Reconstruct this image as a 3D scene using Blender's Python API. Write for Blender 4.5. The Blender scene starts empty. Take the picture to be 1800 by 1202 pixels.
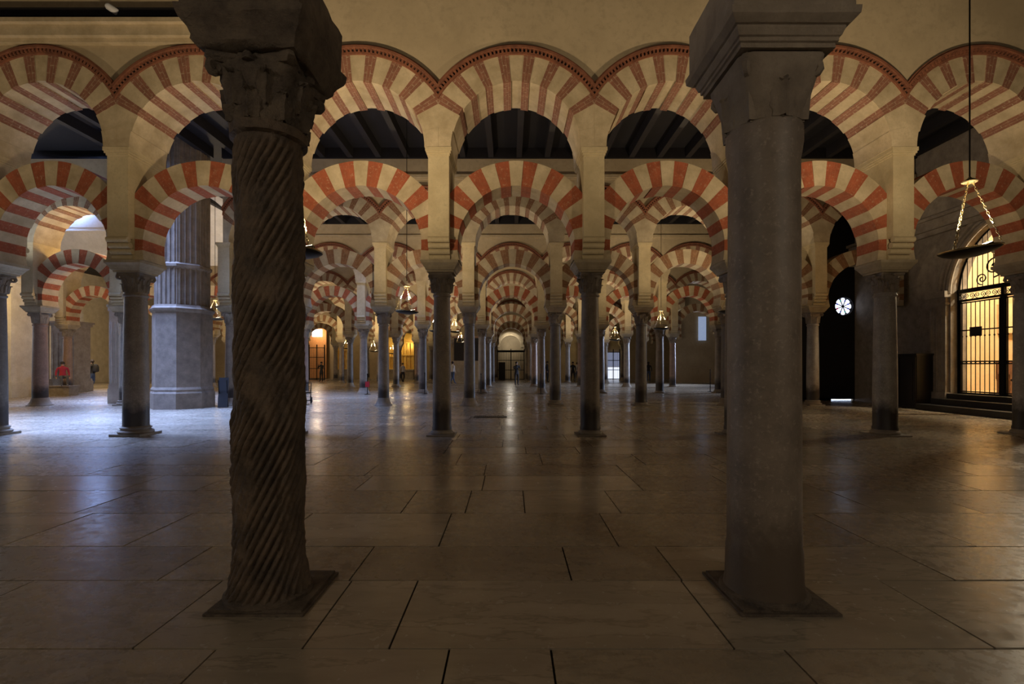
import bpy, bmesh, math, random
from mathutils import Vector, Matrix
random.seed(11)
C = bpy.context.scene.collection
PI = math.pi
R = math.radians
SPR, WALLTOP = 3.45, 8.40

# ------------------------------------------------------------------ node materials
def new_mat(name):
    m = bpy.data.materials.new(name); m.use_nodes = True
    nt = m.node_tree
    return m, nt, nt.nodes['Principled BSDF']
def N(nt, typ, **kw):
    n = nt.nodes.new(typ)
    for k, v in kw.items(): setattr(n, k, v)
    return n
def math_n(nt, op, a, b=None, c=None):
    n = N(nt, 'ShaderNodeMath', operation=op)
    for i, v in enumerate((a, b, c)):
        if v is None: continue
        if isinstance(v, (int, float)): n.inputs[i].default_value = v
        else: nt.links.new(v, n.inputs[i])
    return n.outputs[0]
def mix_n(nt, f, a, b):
    n = N(nt, 'ShaderNodeMix', data_type='RGBA')
    for s, v in ((n.inputs[0], f), (n.inputs[6], a), (n.inputs[7], b)):
        if isinstance(v, (int, float)): s.default_value = v
        elif isinstance(v, tuple): s.default_value = (*v, 1) if len(v) == 3 else v
        else: nt.links.new(v, s)
    return n.outputs[2]
def ramp(nt, f, a, b):
    n = N(nt, 'ShaderNodeMapRange'); nt.links.new(f, n.inputs[0])
    n.inputs[1].default_value = a; n.inputs[2].default_value = b
    return n.outputs[0]
def noise(nt, vec, scale, detail=4, rough=.6):
    n = N(nt, 'ShaderNodeTexNoise'); n.inputs['Scale'].default_value = scale
    n.inputs['Detail'].default_value = detail; n.inputs['Roughness'].default_value = rough
    if vec is not None: nt.links.new(vec, n.inputs['Vector'])
    return n.outputs['Fac']
def coords(nt, world=False):
    if world:
        g = N(nt, 'ShaderNodeNewGeometry'); return g.outputs['Position']
    t = N(nt, 'ShaderNodeTexCoord'); return t.outputs['Object']
def bump(nt, p, h, strength=.3, dist=.02):
    b = N(nt, 'ShaderNodeBump'); b.inputs['Strength'].default_value = strength; b.inputs['Distance'].default_value = dist
    nt.links.new(h, b.inputs['Height']); nt.links.new(b.outputs[0], p.inputs['Normal'])
def rgb(c, k=1): return tuple(min(1, v*k) for v in c)

def stone(name, col, dark=None, rough=.85, bs=.35, scale=3.0, dist=.02, world=True, metal=0):
    m, nt, p = new_mat(name)
    v = coords(nt, world)
    n1 = noise(nt, v, scale, 6, .65); n2 = noise(nt, v, scale*9, 4, .7)
    dark = dark or rgb(col, .55)
    c = mix_n(nt, ramp(nt, n1, .35, .68), dark, col)
    c = mix_n(nt, ramp(nt, n2, .5, .78), c, rgb(col, .72))
    nt.links.new(c, p.inputs['Base Color'])
    p.inputs['Roughness'].default_value = rough; p.inputs['Metallic'].default_value = metal
    h = math_n(nt, 'ADD', n1, math_n(nt, 'MULTIPLY', n2, .5))
    bump(nt, p, h, bs, dist)
    return m
def plain(name, col, rough=.6, metal=0, emit=None, es=0):
    m, nt, p = new_mat(name)
    n1 = noise(nt, coords(nt), 7, 3)
    nt.links.new(mix_n(nt, ramp(nt, n1, .3, .7), rgb(col, .8), col), p.inputs['Base Color'])
    p.inputs['Roughness'].default_value = rough; p.inputs['Metallic'].default_value = metal
    if emit:
        p.inputs['Emission Color'].default_value = (*emit, 1); p.inputs['Emission Strength'].default_value = es
    return m
def shaft_mat(name, col, top=.62, stain=(.035, .026, .022)):
    m, nt, p = new_mat(name)
    t = N(nt, 'ShaderNodeTexCoord'); v = t.outputs['Object']
    sep = N(nt, 'ShaderNodeSeparateXYZ'); nt.links.new(v, sep.inputs[0])
    g = coords(nt, True)
    n1 = noise(nt, g, 4, 7, .7); n2 = noise(nt, g, 34, 4, .7)
    c = mix_n(nt, ramp(nt, n1, .3, .7), rgb(col, .55), col)
    c = mix_n(nt, ramp(nt, n2, .55, .75), c, rgb(col, 1.35))
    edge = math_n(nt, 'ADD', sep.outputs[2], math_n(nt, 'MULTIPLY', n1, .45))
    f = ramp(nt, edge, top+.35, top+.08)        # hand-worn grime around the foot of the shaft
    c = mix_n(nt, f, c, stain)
    nt.links.new(c, p.inputs['Base Color'])
    p.inputs['Roughness'].default_value = .5
    bump(nt, p, math_n(nt, 'ADD', n1, math_n(nt, 'MULTIPLY', n2, .35)), .35, .015)
    return m
def brick_red(name, col, mortar, cz, period, start, wbr, wear=.5):
    # brick voussoir bands: three bricks with pale mortar, polar coordinates about the arch centre
    m, nt, p = new_mat(name)
    v = coords(nt); sep = N(nt, 'ShaderNodeSeparateXYZ'); nt.links.new(v, sep.inputs[0])
    x = sep.outputs[0]; z = math_n(nt, 'SUBTRACT', sep.outputs[2], cz)
    ang = math_n(nt, 'MULTIPLY', math_n(nt, 'ABSOLUTE', math_n(nt, 'ARCTAN2', x, z)), 57.29578)
    g = coords(nt, True)
    n1 = noise(nt, g, 5, 6, .7); n2 = noise(nt, g, 22, 4, .7)
    aj = math_n(nt, 'ADD', ang, math_n(nt, 'MULTIPLY', math_n(nt, 'SUBTRACT', n1, .5), .8))
    u = math_n(nt, 'DIVIDE', math_n(nt, 'MODULO', math_n(nt, 'SUBTRACT', math_n(nt, 'ADD', aj, 10*period), start), period), wbr)
    fr = math_n(nt, 'FRACT', u)
    line = math_n(nt, 'LESS_THAN', math_n(nt, 'PINGPONG', fr, .5), .075)
    r2 = math_n(nt, 'POWER', math_n(nt, 'ADD', math_n(nt, 'MULTIPLY', x, x), math_n(nt, 'MULTIPLY', z, z)), .5)
    rr = math_n(nt, 'ADD', math_n(nt, 'MULTIPLY', math_n(nt, 'ADD', r2, sep.outputs[1]), 3.3), math_n(nt, 'MULTIPLY', math_n(nt, 'FLOOR', u), .5))
    l2 = math_n(nt, 'LESS_THAN', math_n(nt, 'PINGPONG', math_n(nt, 'FRACT', rr), .5), .03)
    ln = math_n(nt, 'MAXIMUM', line, l2)
    ln = math_n(nt, 'MULTIPLY', math_n(nt, 'MULTIPLY', ln, wear), ramp(nt, n2, .35, .6))
    c = mix_n(nt, ramp(nt, n1, .3, .7), rgb(col, .6), col)
    c = mix_n(nt, ln, c, mortar)
    c = mix_n(nt, math_n(nt, 'MULTIPLY', ramp(nt, n2, .58, .74), .6), c, mortar)
    nt.links.new(c, p.inputs['Base Color']); p.inputs['Roughness'].default_value = .9
    bump(nt, p, math_n(nt, 'ADD', n2, math_n(nt, 'MULTIPLY', n1, .6)), .4, .02)
    return m

CREAM = (.60, .49, .325)
M = {}
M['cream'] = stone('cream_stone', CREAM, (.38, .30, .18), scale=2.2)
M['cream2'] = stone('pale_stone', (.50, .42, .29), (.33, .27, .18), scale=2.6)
M['wall'] = stone('beige_plaster', (.50, .405, .265), (.40, .32, .205), scale=.9, bs=.2)
M['pillar'] = stone('pillar_stone', (.60, .50, .31), (.46, .37, .22), scale=1.8)
M['greystone'] = stone('grey_carved_stone', (.36, .31, .25), (.22, .18, .14), scale=4, bs=.5)
M['darkstone'] = stone('dark_weathered_stone', (.20, .16, .12), (.07, .056, .047), scale=6, bs=.9, dist=.03)
M['midstone'] = stone('brown_grey_stone', (.33, .28, .22), (.20, .165, .13), scale=4, bs=.5)
M['pierstone'] = stone('brown_pier_stone', (.27, .215, .165), (.16, .125, .095), scale=4, bs=.5)
M['whitestone'] = stone('white_limestone', (.70, .66, .60), (.52, .48, .42), scale=2)
M['whiteplaster'] = stone('white_plaster', (.58, .56, .53), (.46, .44, .41), scale=1.2, bs=.1)
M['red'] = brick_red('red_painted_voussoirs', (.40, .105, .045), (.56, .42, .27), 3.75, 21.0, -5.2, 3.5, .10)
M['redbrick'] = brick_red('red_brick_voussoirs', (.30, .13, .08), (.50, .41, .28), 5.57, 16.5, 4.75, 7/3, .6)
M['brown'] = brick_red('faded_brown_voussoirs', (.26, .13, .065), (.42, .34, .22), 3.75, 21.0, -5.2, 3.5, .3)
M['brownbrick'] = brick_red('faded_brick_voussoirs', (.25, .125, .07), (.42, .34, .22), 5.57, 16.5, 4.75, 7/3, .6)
M['cornice'] = stone('terracotta_moulding', (.27, .10, .05), (.15, .055, .03), scale=8)
M['gap'] = plain('dark_recess', (.02, .012, .008), .95)
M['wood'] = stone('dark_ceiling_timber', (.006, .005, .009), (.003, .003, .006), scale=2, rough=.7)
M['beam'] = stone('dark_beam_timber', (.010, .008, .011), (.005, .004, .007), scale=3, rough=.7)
M['iron'] = plain('black_wrought_iron', (.015, .014, .014), .45, .8)
M['brass'] = plain('polished_brass', (.75, .62, .36), .25, 1)
M['bronze'] = plain('dark_bronze', (.05, .045, .035), .4, .9)
M['bulb'] = plain('warm_lamp_glass', (.9, .85, .7), .4, 0, (1, .84, .55), 14)
M['sign'] = plain('black_panel', (.012, .012, .014), .5)
M['redp'] = plain('red_plastic', (.45, .02, .03), .4)
M['woodbrown'] = stone('brown_wood', (.16, .07, .035), (.09, .04, .02), scale=5, rough=.5)
M['gold'] = plain('gilded_wood', (.85, .55, .14), .4, .55)
M['chapelwall'] = stone('warm_chapel_plaster', (.72, .56, .33), (.58, .42, .23), scale=1.5)
M['black'] = stone('black_cloth_screen', (.010, .009, .011), (.006, .006, .008), scale=3, rough=.7)
M['blackstep'] = stone('black_marble_steps', (.02, .018, .017), (.012, .011, .01), scale=3, rough=.5)
M['shaftA'] = shaft_mat('brown_grey_marble_shaft', (.31, .25, .19))
M['shaftB'] = shaft_mat('pinkish_marble_shaft', (.36, .24, .18))
M['shaftC'] = shaft_mat('dark_grey_marble_shaft', (.20, .175, .15))
M['shaftD'] = shaft_mat('pale_grey_marble_shaft', (.42, .38, .33))
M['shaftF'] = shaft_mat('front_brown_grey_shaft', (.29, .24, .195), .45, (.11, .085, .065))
M['spiral'] = stone('dark_spiral_marble', (.20, .145, .10), (.075, .058, .046), scale=7, bs=.9, dist=.02, rough=.6)
M['glass_day'] = plain('daylit_glass', (.8, .85, .95), .4, 0, (.72, .82, 1), 2.5)
M['daygap'] = plain('daylight_gap', (.8, .85, .95), .4, 0, (.6, .72, 1), 3)
M['led'] = plain('green_indicator', (.1, .8, .3), .4, 0, (.1, 1, .35), 3)
M['skin'] = plain('skin', (.50, .30, .21), .6)
M['hair'] = plain('dark_hair', (.03, .02, .015), .6)
M['clothblack'] = plain('black_clothing', (.018, .018, .024), .8)
M['jeans'] = plain('blue_jeans', (.05, .09, .20), .8)
M['clothwhite'] = plain('white_shirt', (.60, .60, .62), .8)
M['clothred'] = plain('red_clothing', (.45, .03, .06), .8)
M['clothgrey'] = plain('grey_clothing', (.12, .12, .13), .8)

# ------------------------------------------------------------------ mesh builder
class MB:
    def __init__(s): s.v = []; s.f = []; s.m = []
    def add(s, vs, fs, mi=0, mat=None):
        b = len(s.v)
        for q in vs:
            q = Vector(q)
            s.v.append(mat @ q if mat is not None else q)
        for f in fs: s.f.append([b+i for i in f]); s.m.append(mi)
    def box(s, x0, x1, y0, y1, z0, z1, mi=0, mat=None):
        vs = [(x, y, z) for x in (x0, x1) for y in (y0, y1) for z in (z0, z1)]
        s.add(vs, [(0,1,3,2),(4,6,7,5),(0,4,5,1),(2,3,7,6),(0,2,6,4),(1,5,7,3)], mi, mat)
    def prism_xz(s, poly, y0, y1, mi=0, mat=None):
        n = len(poly)
        vs = [(x, y0, z) for x, z in poly] + [(x, y1, z) for x, z in poly]
        fs = [tuple(range(n)), tuple(range(2*n-1, n-1, -1))] + [(i, i+n, (i+1) % n+n, (i+1) % n) for i in range(n)]
        s.add(vs, fs, mi, mat)
    def lathe(s, prof, seg=24, mi=0, cx=0, cy=0, mat=None, a0=0, ang=2*PI, caps=True):
        full = abs(ang-2*PI) < 1e-6; k = seg if full else seg+1
        vs = []
        for r, z in prof:
            for i in range(k):
                a = a0+ang*i/seg; vs.append((cx+r*math.cos(a), cy+r*math.sin(a), z))
        fs = []
        for j in range(len(prof)-1):
            for i in range(seg):
                i2 = (i+1) % k if full else i+1
                fs.append((j*k+i, j*k+i2, (j+1)*k+i2, (j+1)*k+i))
        if caps and full:
            fs.append(tuple(range(k-1, -1, -1))); fs.append(tuple((len(prof)-1)*k+i for i in range(k)))
        s.add(vs, fs, mi, mat)
    def tube(s, pts, r, seg=8, mi=0, closed=False, mat=None):
        pts = [Vector(p) for p in pts]; n = len(pts); vs = []
        rs = r if isinstance(r, (list, tuple)) else [r]*n
        up = None
        for i, p in enumerate(pts):
            a = pts[(i-1) % n] if (closed or i > 0) else p
            b = pts[(i+1) % n] if (closed or i < n-1) else p
            t = (b-a).normalized()
            if up is None:
                up = Vector((0,0,1)) if abs(t.z) < .9 else Vector((1,0,0))
            u = t.cross(up)
            if u.length < 1e-5: u = t.cross(Vector((.3,1,.2)))
            u.normalize(); w = u.cross(t).normalized(); up = w
            for k in range(seg):
                q = 2*PI*k/seg; vs.append(p+u*math.cos(q)*rs[i]+w*math.sin(q)*rs[i])
        fs = []
        for i in range(n if closed else n-1):
            j = (i+1) % n
            for k in range(seg):
                k2 = (k+1) % seg; fs.append((i*seg+k, i*seg+k2, j*seg+k2, j*seg+k))
        if not closed: fs.append(tuple(range(seg-1, -1, -1))); fs.append(tuple((n-1)*seg+k for k in range(seg)))
        s.add(vs, fs, mi, mat)
    def mesh(s, name, mats, smooth=True, angle=40):
        me = bpy.data.meshes.new(name); me.from_pydata([tuple(v) for v in s.v], [], s.f)
        for m in mats: me.materials.append(m)
        me.polygons.foreach_set('material_index', s.m)
        bm = bmesh.new(); bm.from_mesh(me)
        bmesh.ops.recalc_face_normals(bm, faces=bm.faces)
        if smooth:
            for f in bm.faces: f.smooth = True
            ca = R(angle)
            for e in bm.edges:
                if len(e.link_faces) == 2 and e.calc_face_angle(0) > ca: e.smooth = False
        bm.to_mesh(me); bm.free(); me.update()
        return me
def link(name, me, parent=None, loc=(0,0,0)):
    o = bpy.data.objects.new(name, me); C.objects.link(o); o.location = loc
    if parent is not None: o.parent = parent
    return o
def obj(name, mb, mats, parent=None, loc=(0,0,0), smooth=True, angle=40):
    if not isinstance(mats, (list, tuple)): mats = [mats]
    return link(name, mb.mesh(name, mats, smooth, angle), parent, loc)
def tag(o, label, cat, group=None, kind=None):
    if label: o['label'] = label
    if cat: o['category'] = cat
    if group: o['group'] = group
    if kind: o['kind'] = kind
    return o
def thing(name, label, cat, loc=(0,0,0), rz=0, group=None):
    o = bpy.data.objects.new(name, None); C.objects.link(o); o.location = loc; o.rotation_euler = (0,0,rz)
    o.empty_display_size = .2
    return tag(o, label, cat, group)
def struct(name, mb, mats, loc=(0,0,0), smooth=False):
    o = obj(name, mb, mats, None, loc, smooth); o['kind'] = 'structure'; return o
def kids(o): return [c for c in bpy.data.objects if c.parent == o]
def dup(o, loc=None, label=None, parent=None, group=None):
    c = o.copy(); C.objects.link(c)
    if loc is not None: c.location = loc
    if label: c['label'] = label
    if group: c['group'] = group
    c.parent = parent
    for k in kidmap(o):
        dup(k, parent=c)
    return c
_kids = {}
def kidmap(o):
    if o.name not in _kids: _kids[o.name] = kids(o)
    return _kids[o.name]
def clip(poly, a, b, c):     # keep a*x+b*z<=c
    out = []
    for i in range(len(poly)):
        p, q = poly[i], poly[(i+1) % len(poly)]
        dp, dq = a*p[0]+b*p[1]-c, a*q[0]+b*q[1]-c
        if dp <= 0: out.append(p)
        if dp*dq < 0:
            t = dp/(dp-dq); out.append((p[0]+t*(q[0]-p[0]), p[1]+t*(q[1]-p[1])))
    return out
def sector(f0, f1, r0, r1, cz, n=5):   # f = degrees from the vertical
    a = [R(f0+(f1-f0)*i/n) for i in range(n+1)]
    return [(r1*math.sin(t), cz+r1*math.cos(t)) for t in a] + [(r0*math.sin(t), cz+r0*math.cos(t)) for t in reversed(a)]

# ------------------------------------------------------------------ arches
def lower_arch_mesh(name, cream, red, bays=21, seed=1):
    rnd = random.Random(seed); mb = MB(); cz, r0, r1, T = 3.75, 1.15, 1.64, .60
    F = 105; st = 2*F/bays
    for i in range(bays):
        a, b = -F+i*st, -F+(i+1)*st
        isred = i % 2 == 1
        j = rnd.uniform(-.006, .006)
        p = sector(a, b, r0+rnd.uniform(-.006, .01), r1, cz)
        p = clip(p, 1, 0, 1.302); p = clip(p, -1, 0, 1.302); p = clip(p, 0, -1, -SPR)
        if len(p) > 2: mb.prism_xz(p, -T/2+j, T/2-j, 1 if isred else 0)
    for s in (-1, 1):   # springer block standing on the impost
        p = [(s*1.30, SPR), (s*1.125, SPR), (s*1.16, SPR+.3), (s*1.30, SPR+.5)]
        mb.prism_xz(p, -T/2+.01, T/2-.01, 0)
    return mb.mesh(name, [cream, red], False)
ST = [(4.75, 11.75), (21.25, 28.25), (37.75, 44.75), (54.25, 61.25)]
def upper_arch_mesh(name, cream, red, seed=2):
    rnd = random.Random(seed); mb = MB(); cz, r0, r1, T = 5.57, 1.25, 1.77, 1.0
    segs = []; last = -4.75; segs = [(-4.75, 4.75, 0)]
    prev = 4.75
    for a, b in ST:
        if a > prev: segs.append((prev, a, 0))
        segs.append((a, b, 1)); prev = b
    segs += [(prev, 76, 0), (76, 90, 0)]
    segs += [(-b, -a, m) for a, b, m in segs[1:]]
    for a, b, mi in segs:
        j = rnd.uniform(-.006, .006)
        big = min(abs(a), abs(b)) > 53
        p = sector(a, b, r0+rnd.uniform(-.018, .016), 2.4 if min(abs(a), abs(b)) > 61 else (1.83 if big else r1), cz, 6)
        p = clip(p, 1, 0, 1.5); p = clip(p, -1, 0, 1.5); p = clip(p, 0, -1, -cz)
        if len(p) > 2: mb.prism_xz(p, -T/2+j, T/2-j, mi)
    return mb.mesh(name, [cream, red], False)
def cornice_mesh(name, mat):
    mb = MB(); cz = 5.57; yf = -.5
    def band(r0, r1, d, mi, n=40):
        lim0 = math.degrees(math.asin(min(1, 1.5/r0)))
        st = 2*lim0/n
        for i in range(n):
            p = sector(-lim0+i*st, -lim0+(i+1)*st, r0, r1, cz, 1)
            p = clip(p, 1, 0, 1.5); p = clip(p, -1, 0, 1.5)
            if len(p) > 2: mb.prism_xz(p, yf-d, yf+.02, mi)
    band(1.755, 1.795, .035, 0); band(1.795, 1.85, .015, 1); band(1.85, 1.89, .09, 0); band(1.89, 1.925, .06, 0)
    lim = math.degrees(math.asin(1.5/1.82)); n = 46
    for i in range(n):   # sawtooth bricks
        a = -lim+2*lim*(i+.5)/n
        p = sector(a-.55, a+.55, 1.795, 1.85, cz, 1)
        mb.prism_xz(p, yf-.06, yf, 0)
    return mb.mesh(name, [mat, M['gap']], False)
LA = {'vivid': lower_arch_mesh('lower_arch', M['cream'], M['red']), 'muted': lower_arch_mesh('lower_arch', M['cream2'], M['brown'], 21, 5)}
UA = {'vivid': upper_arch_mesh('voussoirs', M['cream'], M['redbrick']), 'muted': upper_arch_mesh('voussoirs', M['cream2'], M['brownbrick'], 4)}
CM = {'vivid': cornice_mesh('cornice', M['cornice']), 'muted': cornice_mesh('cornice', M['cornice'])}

# ------------------------------------------------------------------ columns
def shaft_mesh(r0=.200, r1=.172, z0=.12, z1=2.85, mat=None):
    mb = MB(); pr = [(r0*1.06, z0), (r0*1.06, z0+.035), (r0, z0+.07)]
    for i in range(1, 12):
        t = i/12; pr.append((r0+(r1-r0)*t+.006*math.sin(PI*t), z0+.07+(z1-z0-.16)*t))
    pr += [(r1, z1-.09), (r1*1.1, z1-.075), (r1*1.13, z1-.055), (r1*1.1, z1-.035), (r1*1.02, z1-.03), (r1*1.02, z1)]
    mb.lathe(pr, 32); return mb.mesh('shaft', [mat or M['shaftA']])
def base_mesh(kind, mat):
    mb = MB()
    if kind == 0:
        mb.box(-.29, .29, -.29, .29, 0, .03); mb.lathe([(.235, .03), (.245, .05), (.235, .08), (.21, .10), (.208, .125)], 32)
    elif kind == 1:
        mb.box(-.27, .27, -.27, .27, 0, .05)
        mb.lathe([(.255, .05), (.272, .07), (.272, .09), (.25, .11), (.225, .115), (.222, .135), (.238, .15), (.238, .165), (.21, .18), (.205, .19)], 32)
    else:
        mb.lathe([(.33, 0), (.33, .02), (.30, .04), (.26, .10), (.228, .17), (.212, .25), (.205, .27)], 32)
    return mb.mesh('base', [mat], True, 30)
def capital_mesh(mat, leafy=True, h=.38, z0=2.85, r0=.175, top=.25, jag=0, seed=3, nl=8, bulk=0):
    rnd = random.Random(seed); mb = MB()
    if bulk:    # block flaring from the round shaft to the square abacus
        vs = []; NS, NZ = 48, 12
        for j in range(NZ+1):
            t = j/NZ; w = t**1.25
            for i in range(NS):
                a = 2*PI*i/NS; c, q = math.cos(a), math.sin(a); e = 1/max(abs(c), abs(q))
                sq = min(e, 1.30)*bulk; rd = r0*1.05; rr = rd*(1-w)+sq*w
                if jag: rr += rnd.uniform(-.012, .008)*(.3+t)
                vs.append((rr*c, rr*q, z0+h*.97*t))
        mb.add(vs, [(j*NS+i, j*NS+(i+1) % NS, (j+1)*NS+(i+1) % NS, (j+1)*NS+i) for j in range(NZ) for i in range(NS)])
    def rb(t): return r0+.01+(top*.86-r0)*(t**2.2)
    mb.lathe([(rb(i/10), z0+h*.86*i/10) for i in range(11)], 28)
    def leaf(a, zb, zt, w, out):
        n, k = 8, 4; vs = []; fs = []
        keep = 1 if rnd.random() > jag else rnd.uniform(.45, .75)
        for i in range(n+1):
            t = i/n*keep; z = zb+(zt-zb)*min(1, t*1.18) - (max(0, t-.8)**1.0)*(zt-zb)*.55
            rr = rb((z-z0)/h)+.012+.01*math.sin(PI*t)+out*(t**5)
            ww = w*(.85+.35*math.sin(PI*min(1, t*1.02))-.55*t**3)
            for j in range(-k, k+1):
                u = j/k; da = ww*u/ max(.12, rr)
                lobes = 1+.10*math.cos(i*PI)*(abs(u) > .7)
                rv = rr-.020*abs(u)**1.5+.012*(1-abs(u))*(1 if abs(u) < .15 else 0)+.006*math.cos(u*9)
                vs.append((rv*math.cos(a+da*lobes), rv*math.sin(a+da*lobes), z))
        m = 2*k+1
        for i in range(n):
            for j in range(m-1): fs.append((i*m+j, i*m+j+1, (i+1)*m+j+1, (i+1)*m+j))
        b = len(vs)
        inner = [((x*(1-.02/max(.05, math.hypot(x, y)))), (y*(1-.02/max(.05, math.hypot(x, y)))), z-.008) for x, y, z in vs]
        fs2 = [tuple(b+q for q in reversed(f)) for f in fs]
        edge = [(i*m, (i+1)*m) for i in range(n)]+[(i*m+m-1, (i+1)*m+m-1) for i in range(n)]+[(n*m+j, n*m+j+1) for j in range(m-1)]
        mb.add(vs+inner, fs+fs2+[(p, q, b+q, b+p) for p, q in edge])
    if leafy:
        for i in range(nl): leaf(2*PI*i/nl, z0+.005, z0+h*.46, .065, .045)
        for i in range(nl): leaf(2*PI*(i+.5)/nl, z0+h*.22, z0+h*.74, .06, .055)
    else:
        for i in range(4): leaf(PI/4+PI/2*i, z0+.01, z0+h*.80, .10, .05)
        for i in range(4): leaf(PI/2*i, z0+.01, z0+h*.62, .085, .025)
    for i in range(4):     # corner volutes
        if rnd.random() < jag: continue
        a = PI/4+PI/2*i; d = Vector((math.cos(a), math.sin(a), 0)); c = d*(top*1.06)+Vector((0, 0, z0+h*.78)); pts = []; rs = []
        for k in range(15):
            q = k/14; an = PI*.9-q*3.3*PI; rr = (.055 if not bulk else .038)*(1-.72*q); pts.append(c+d*rr*math.cos(an)+Vector((0, 0, rr*math.sin(an)))); rs.append(.016+.012*(1-q))
        mb.tube(pts, rs, 6)
        pts = [d*rb(.5)+Vector((0, 0, z0+h*.5)), d*(top*.86)+Vector((0, 0, z0+h*.72)), d*(top*.98)+Vector((0, 0, z0+h*.86))]
        mb.tube(pts, [.02, .024, .026], 6)
    # concave-sided abacus
    pl = []
    for i in range(4):
        a = PI/4+PI/2*i; c1 = Vector((math.cos(a), math.sin(a), 0))*top*1.30; c2 = Vector((math.cos(a+PI/2), math.sin(a+PI/2), 0))*top*1.30
        tdir = (c2-c1).normalized(); nd = Vector((math.cos(a+PI/4), math.sin(a+PI/4), 0))
        for k in range(7):
            q = k/6; pt = c1.lerp(c2, .04+.92*q)-nd*(.045*math.sin(PI*q)); pl.append(pt)
    n = len(pl)
    zs = [(z0+h*.86, .93), (z0+h*.91, .98), (z0+h*.92, 1), (z0+h, 1)]
    vs = [(p.x*s, p.y*s, z) for z, s in zs for p in pl]; fs = [tuple(range(n-1, -1, -1)), tuple((len(zs)-1)*n+i for i in range(n))]
    for j in range(len(zs)-1): fs += [(j*n+i, j*n+(i+1) % n, (j+1)*n+(i+1) % n, (j+1)*n+i) for i in range(n)]
    mb.add(vs, fs)
    if jag:
        for i in range(4):   # rosette on each side of the abacus
            a = PI/2*i; mb.lathe([(0.001, -.03), (.03, -.02), (.034, 0), (.02, .02), (.001, .025)], 8, mat=Matrix.Translation((math.cos(a)*top*.88, math.sin(a)*top*.88, z0+h*.9)))
    if jag:
        for v in mb.v: v += Vector((rnd.uniform(-1, 1), rnd.uniform(-1, 1), rnd.uniform(-1, 1)))*.004
    return mb.mesh('capital', [mat], True, 50)
def impost_mesh(mat, z0=3.23, z1=SPR, b=.26, t=.36, steps=True, dpt=None):
    mb = MB(); d = dpt or t
    prof = [(b, z0), (b, z0+.03)]
    H = z1-z0
    if steps: prof += [(b+(t-b)*.25, z0+H*.22), (b+(t-b)*.3, z0+H*.30), (b+(t-b)*.55, z0+H*.48), (b+(t-b)*.62, z0+H*.56), (b+(t-b)*.96, z0+H*.74), (t, z0+H*.76), (t, z1)]
    else: prof += [(t, z0+H*.7), (t, z1)]
    vs = []; 
    for h, z in prof:
        for sx, sy in ((-1,-1),(1,-1),(1,1),(-1,1)): vs.append((sx*h, sy*h*d/t, z))
    n = len(prof); fs = [(3,2,1,0), ((n-1)*4, (n-1)*4+1, (n-1)*4+2, (n-1)*4+3)]
    for j in range(n-1): fs += [(j*4+i, j*4+(i+1) % 4, (j+1)*4+(i+1) % 4, (j+1)*4+i) for i in range(4)]
    mb.add(vs, fs); return mb.mesh('impost', [mat], True, 15)
SH = {k: shaft_mesh(mat=M[k]) for k in ('shaftA', 'shaftB', 'shaftC', 'shaftD')}
BASES = [base_mesh(i, M['midstone']) for i in range(3)]
CAPS = [capital_mesh(M['midstone'], True, seed=3), capital_mesh(M['greystone'], True, seed=9, jag=.15), capital_mesh(M['greystone'], False, seed=5)]
IMP = impost_mesh(M['cream2'])
def pillar_parts(parent, mat):
    mb = MB(); mb.box(-.20, .20, -.46, .46, SPR+.42, 5.48); mb.box(-.198, .198, -.30, .30, SPR, SPR+.45)
    p = obj('pier_body', mb, mat, parent, smooth=False)
    for s in (-1, 1):
        mb = MB()
        for k in range(4):        # stacked rolls that carry the pier forward of the impost
            y = s*(.30+.05*k); z = SPR+.05+.105*k
            mb.tube([(-.205, y, z), (.205, y, z)], .056, 12)
        mb.box(-.19, .19, min(s*.28, s*.44), max(s*.28, s*.44), SPR+.40, SPR+.44)
        obj('roll_corbel', mb, mat, parent)
    mb = MB()
    for h, z0, z1 in ((.215, 5.42, 5.46), (.235, 5.46, 5.50), (.25, 5.50, 5.57)): mb.box(-h, h, -.46-(h-.2), .46+(h-.2), z0, z1)
    obj('moulding', mb, mat, parent, smooth=False)
ORD = {1: 'first', 2: 'second', 3: 'third', 4: 'fourth', 5: 'fifth', 6: 'sixth', 7: 'seventh', 8: 'eighth', 9: 'ninth'}
def side_words(n, c='central '):   # n index of the column: n<=0 left of the aisle, n>=1 right
    return f"{ORD[1-n]} left of the central aisle" if n <= 0 else f"{ORD[n]} right of the central aisle"
def bay_words(n):    # bay between column n and n+1
    if n == 0: return 'over the central aisle'
    return f"{ORD[-n]} bay left of the central aisle" if n < 0 else f"{ORD[n]} bay right of the central aisle"
SHN = {'shaftA': 'brown-grey', 'shaftB': 'pinkish', 'shaftC': 'dark grey', 'shaftD': 'pale grey'}
pp = None
pillar_proto = thing('arcade_pier', '', 'pier')
pillar_parts(pillar_proto, M['pillar'])
first = {'pier': True}
rowY = {1: 2.94, 2: 9.73, 3: 16.9, 4: 24.5, 5: 31.5, 6: 38.5, 7: 45.5}
GX = lambda n: -1.43+3*n
row2 = {-4: -13.6, -3: -10.38, -2: -7.53, -1: -4.45, 0: -1.375, 1: 1.604, 2: 4.52, 3: 7.54, 4: 10.38}
cols = {2: row2}
cols[3] = {n: GX(n) for n in range(-5, 5)}; cols[3][-3] = -9.75
cols[4] = {n: GX(n) for n in range(-8, 5)}
cols[5] = {n: GX(n) for n in range(-8, 5)}
cols[6] = {n: GX(n) for n in range(-8, 5)}
cols[7] = {n: GX(n) for n in range(-7, 5)}
upper_from = {2: -4, 3: -3, 4: -8, 5: -8, 6: -8, 7: -7}
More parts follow.
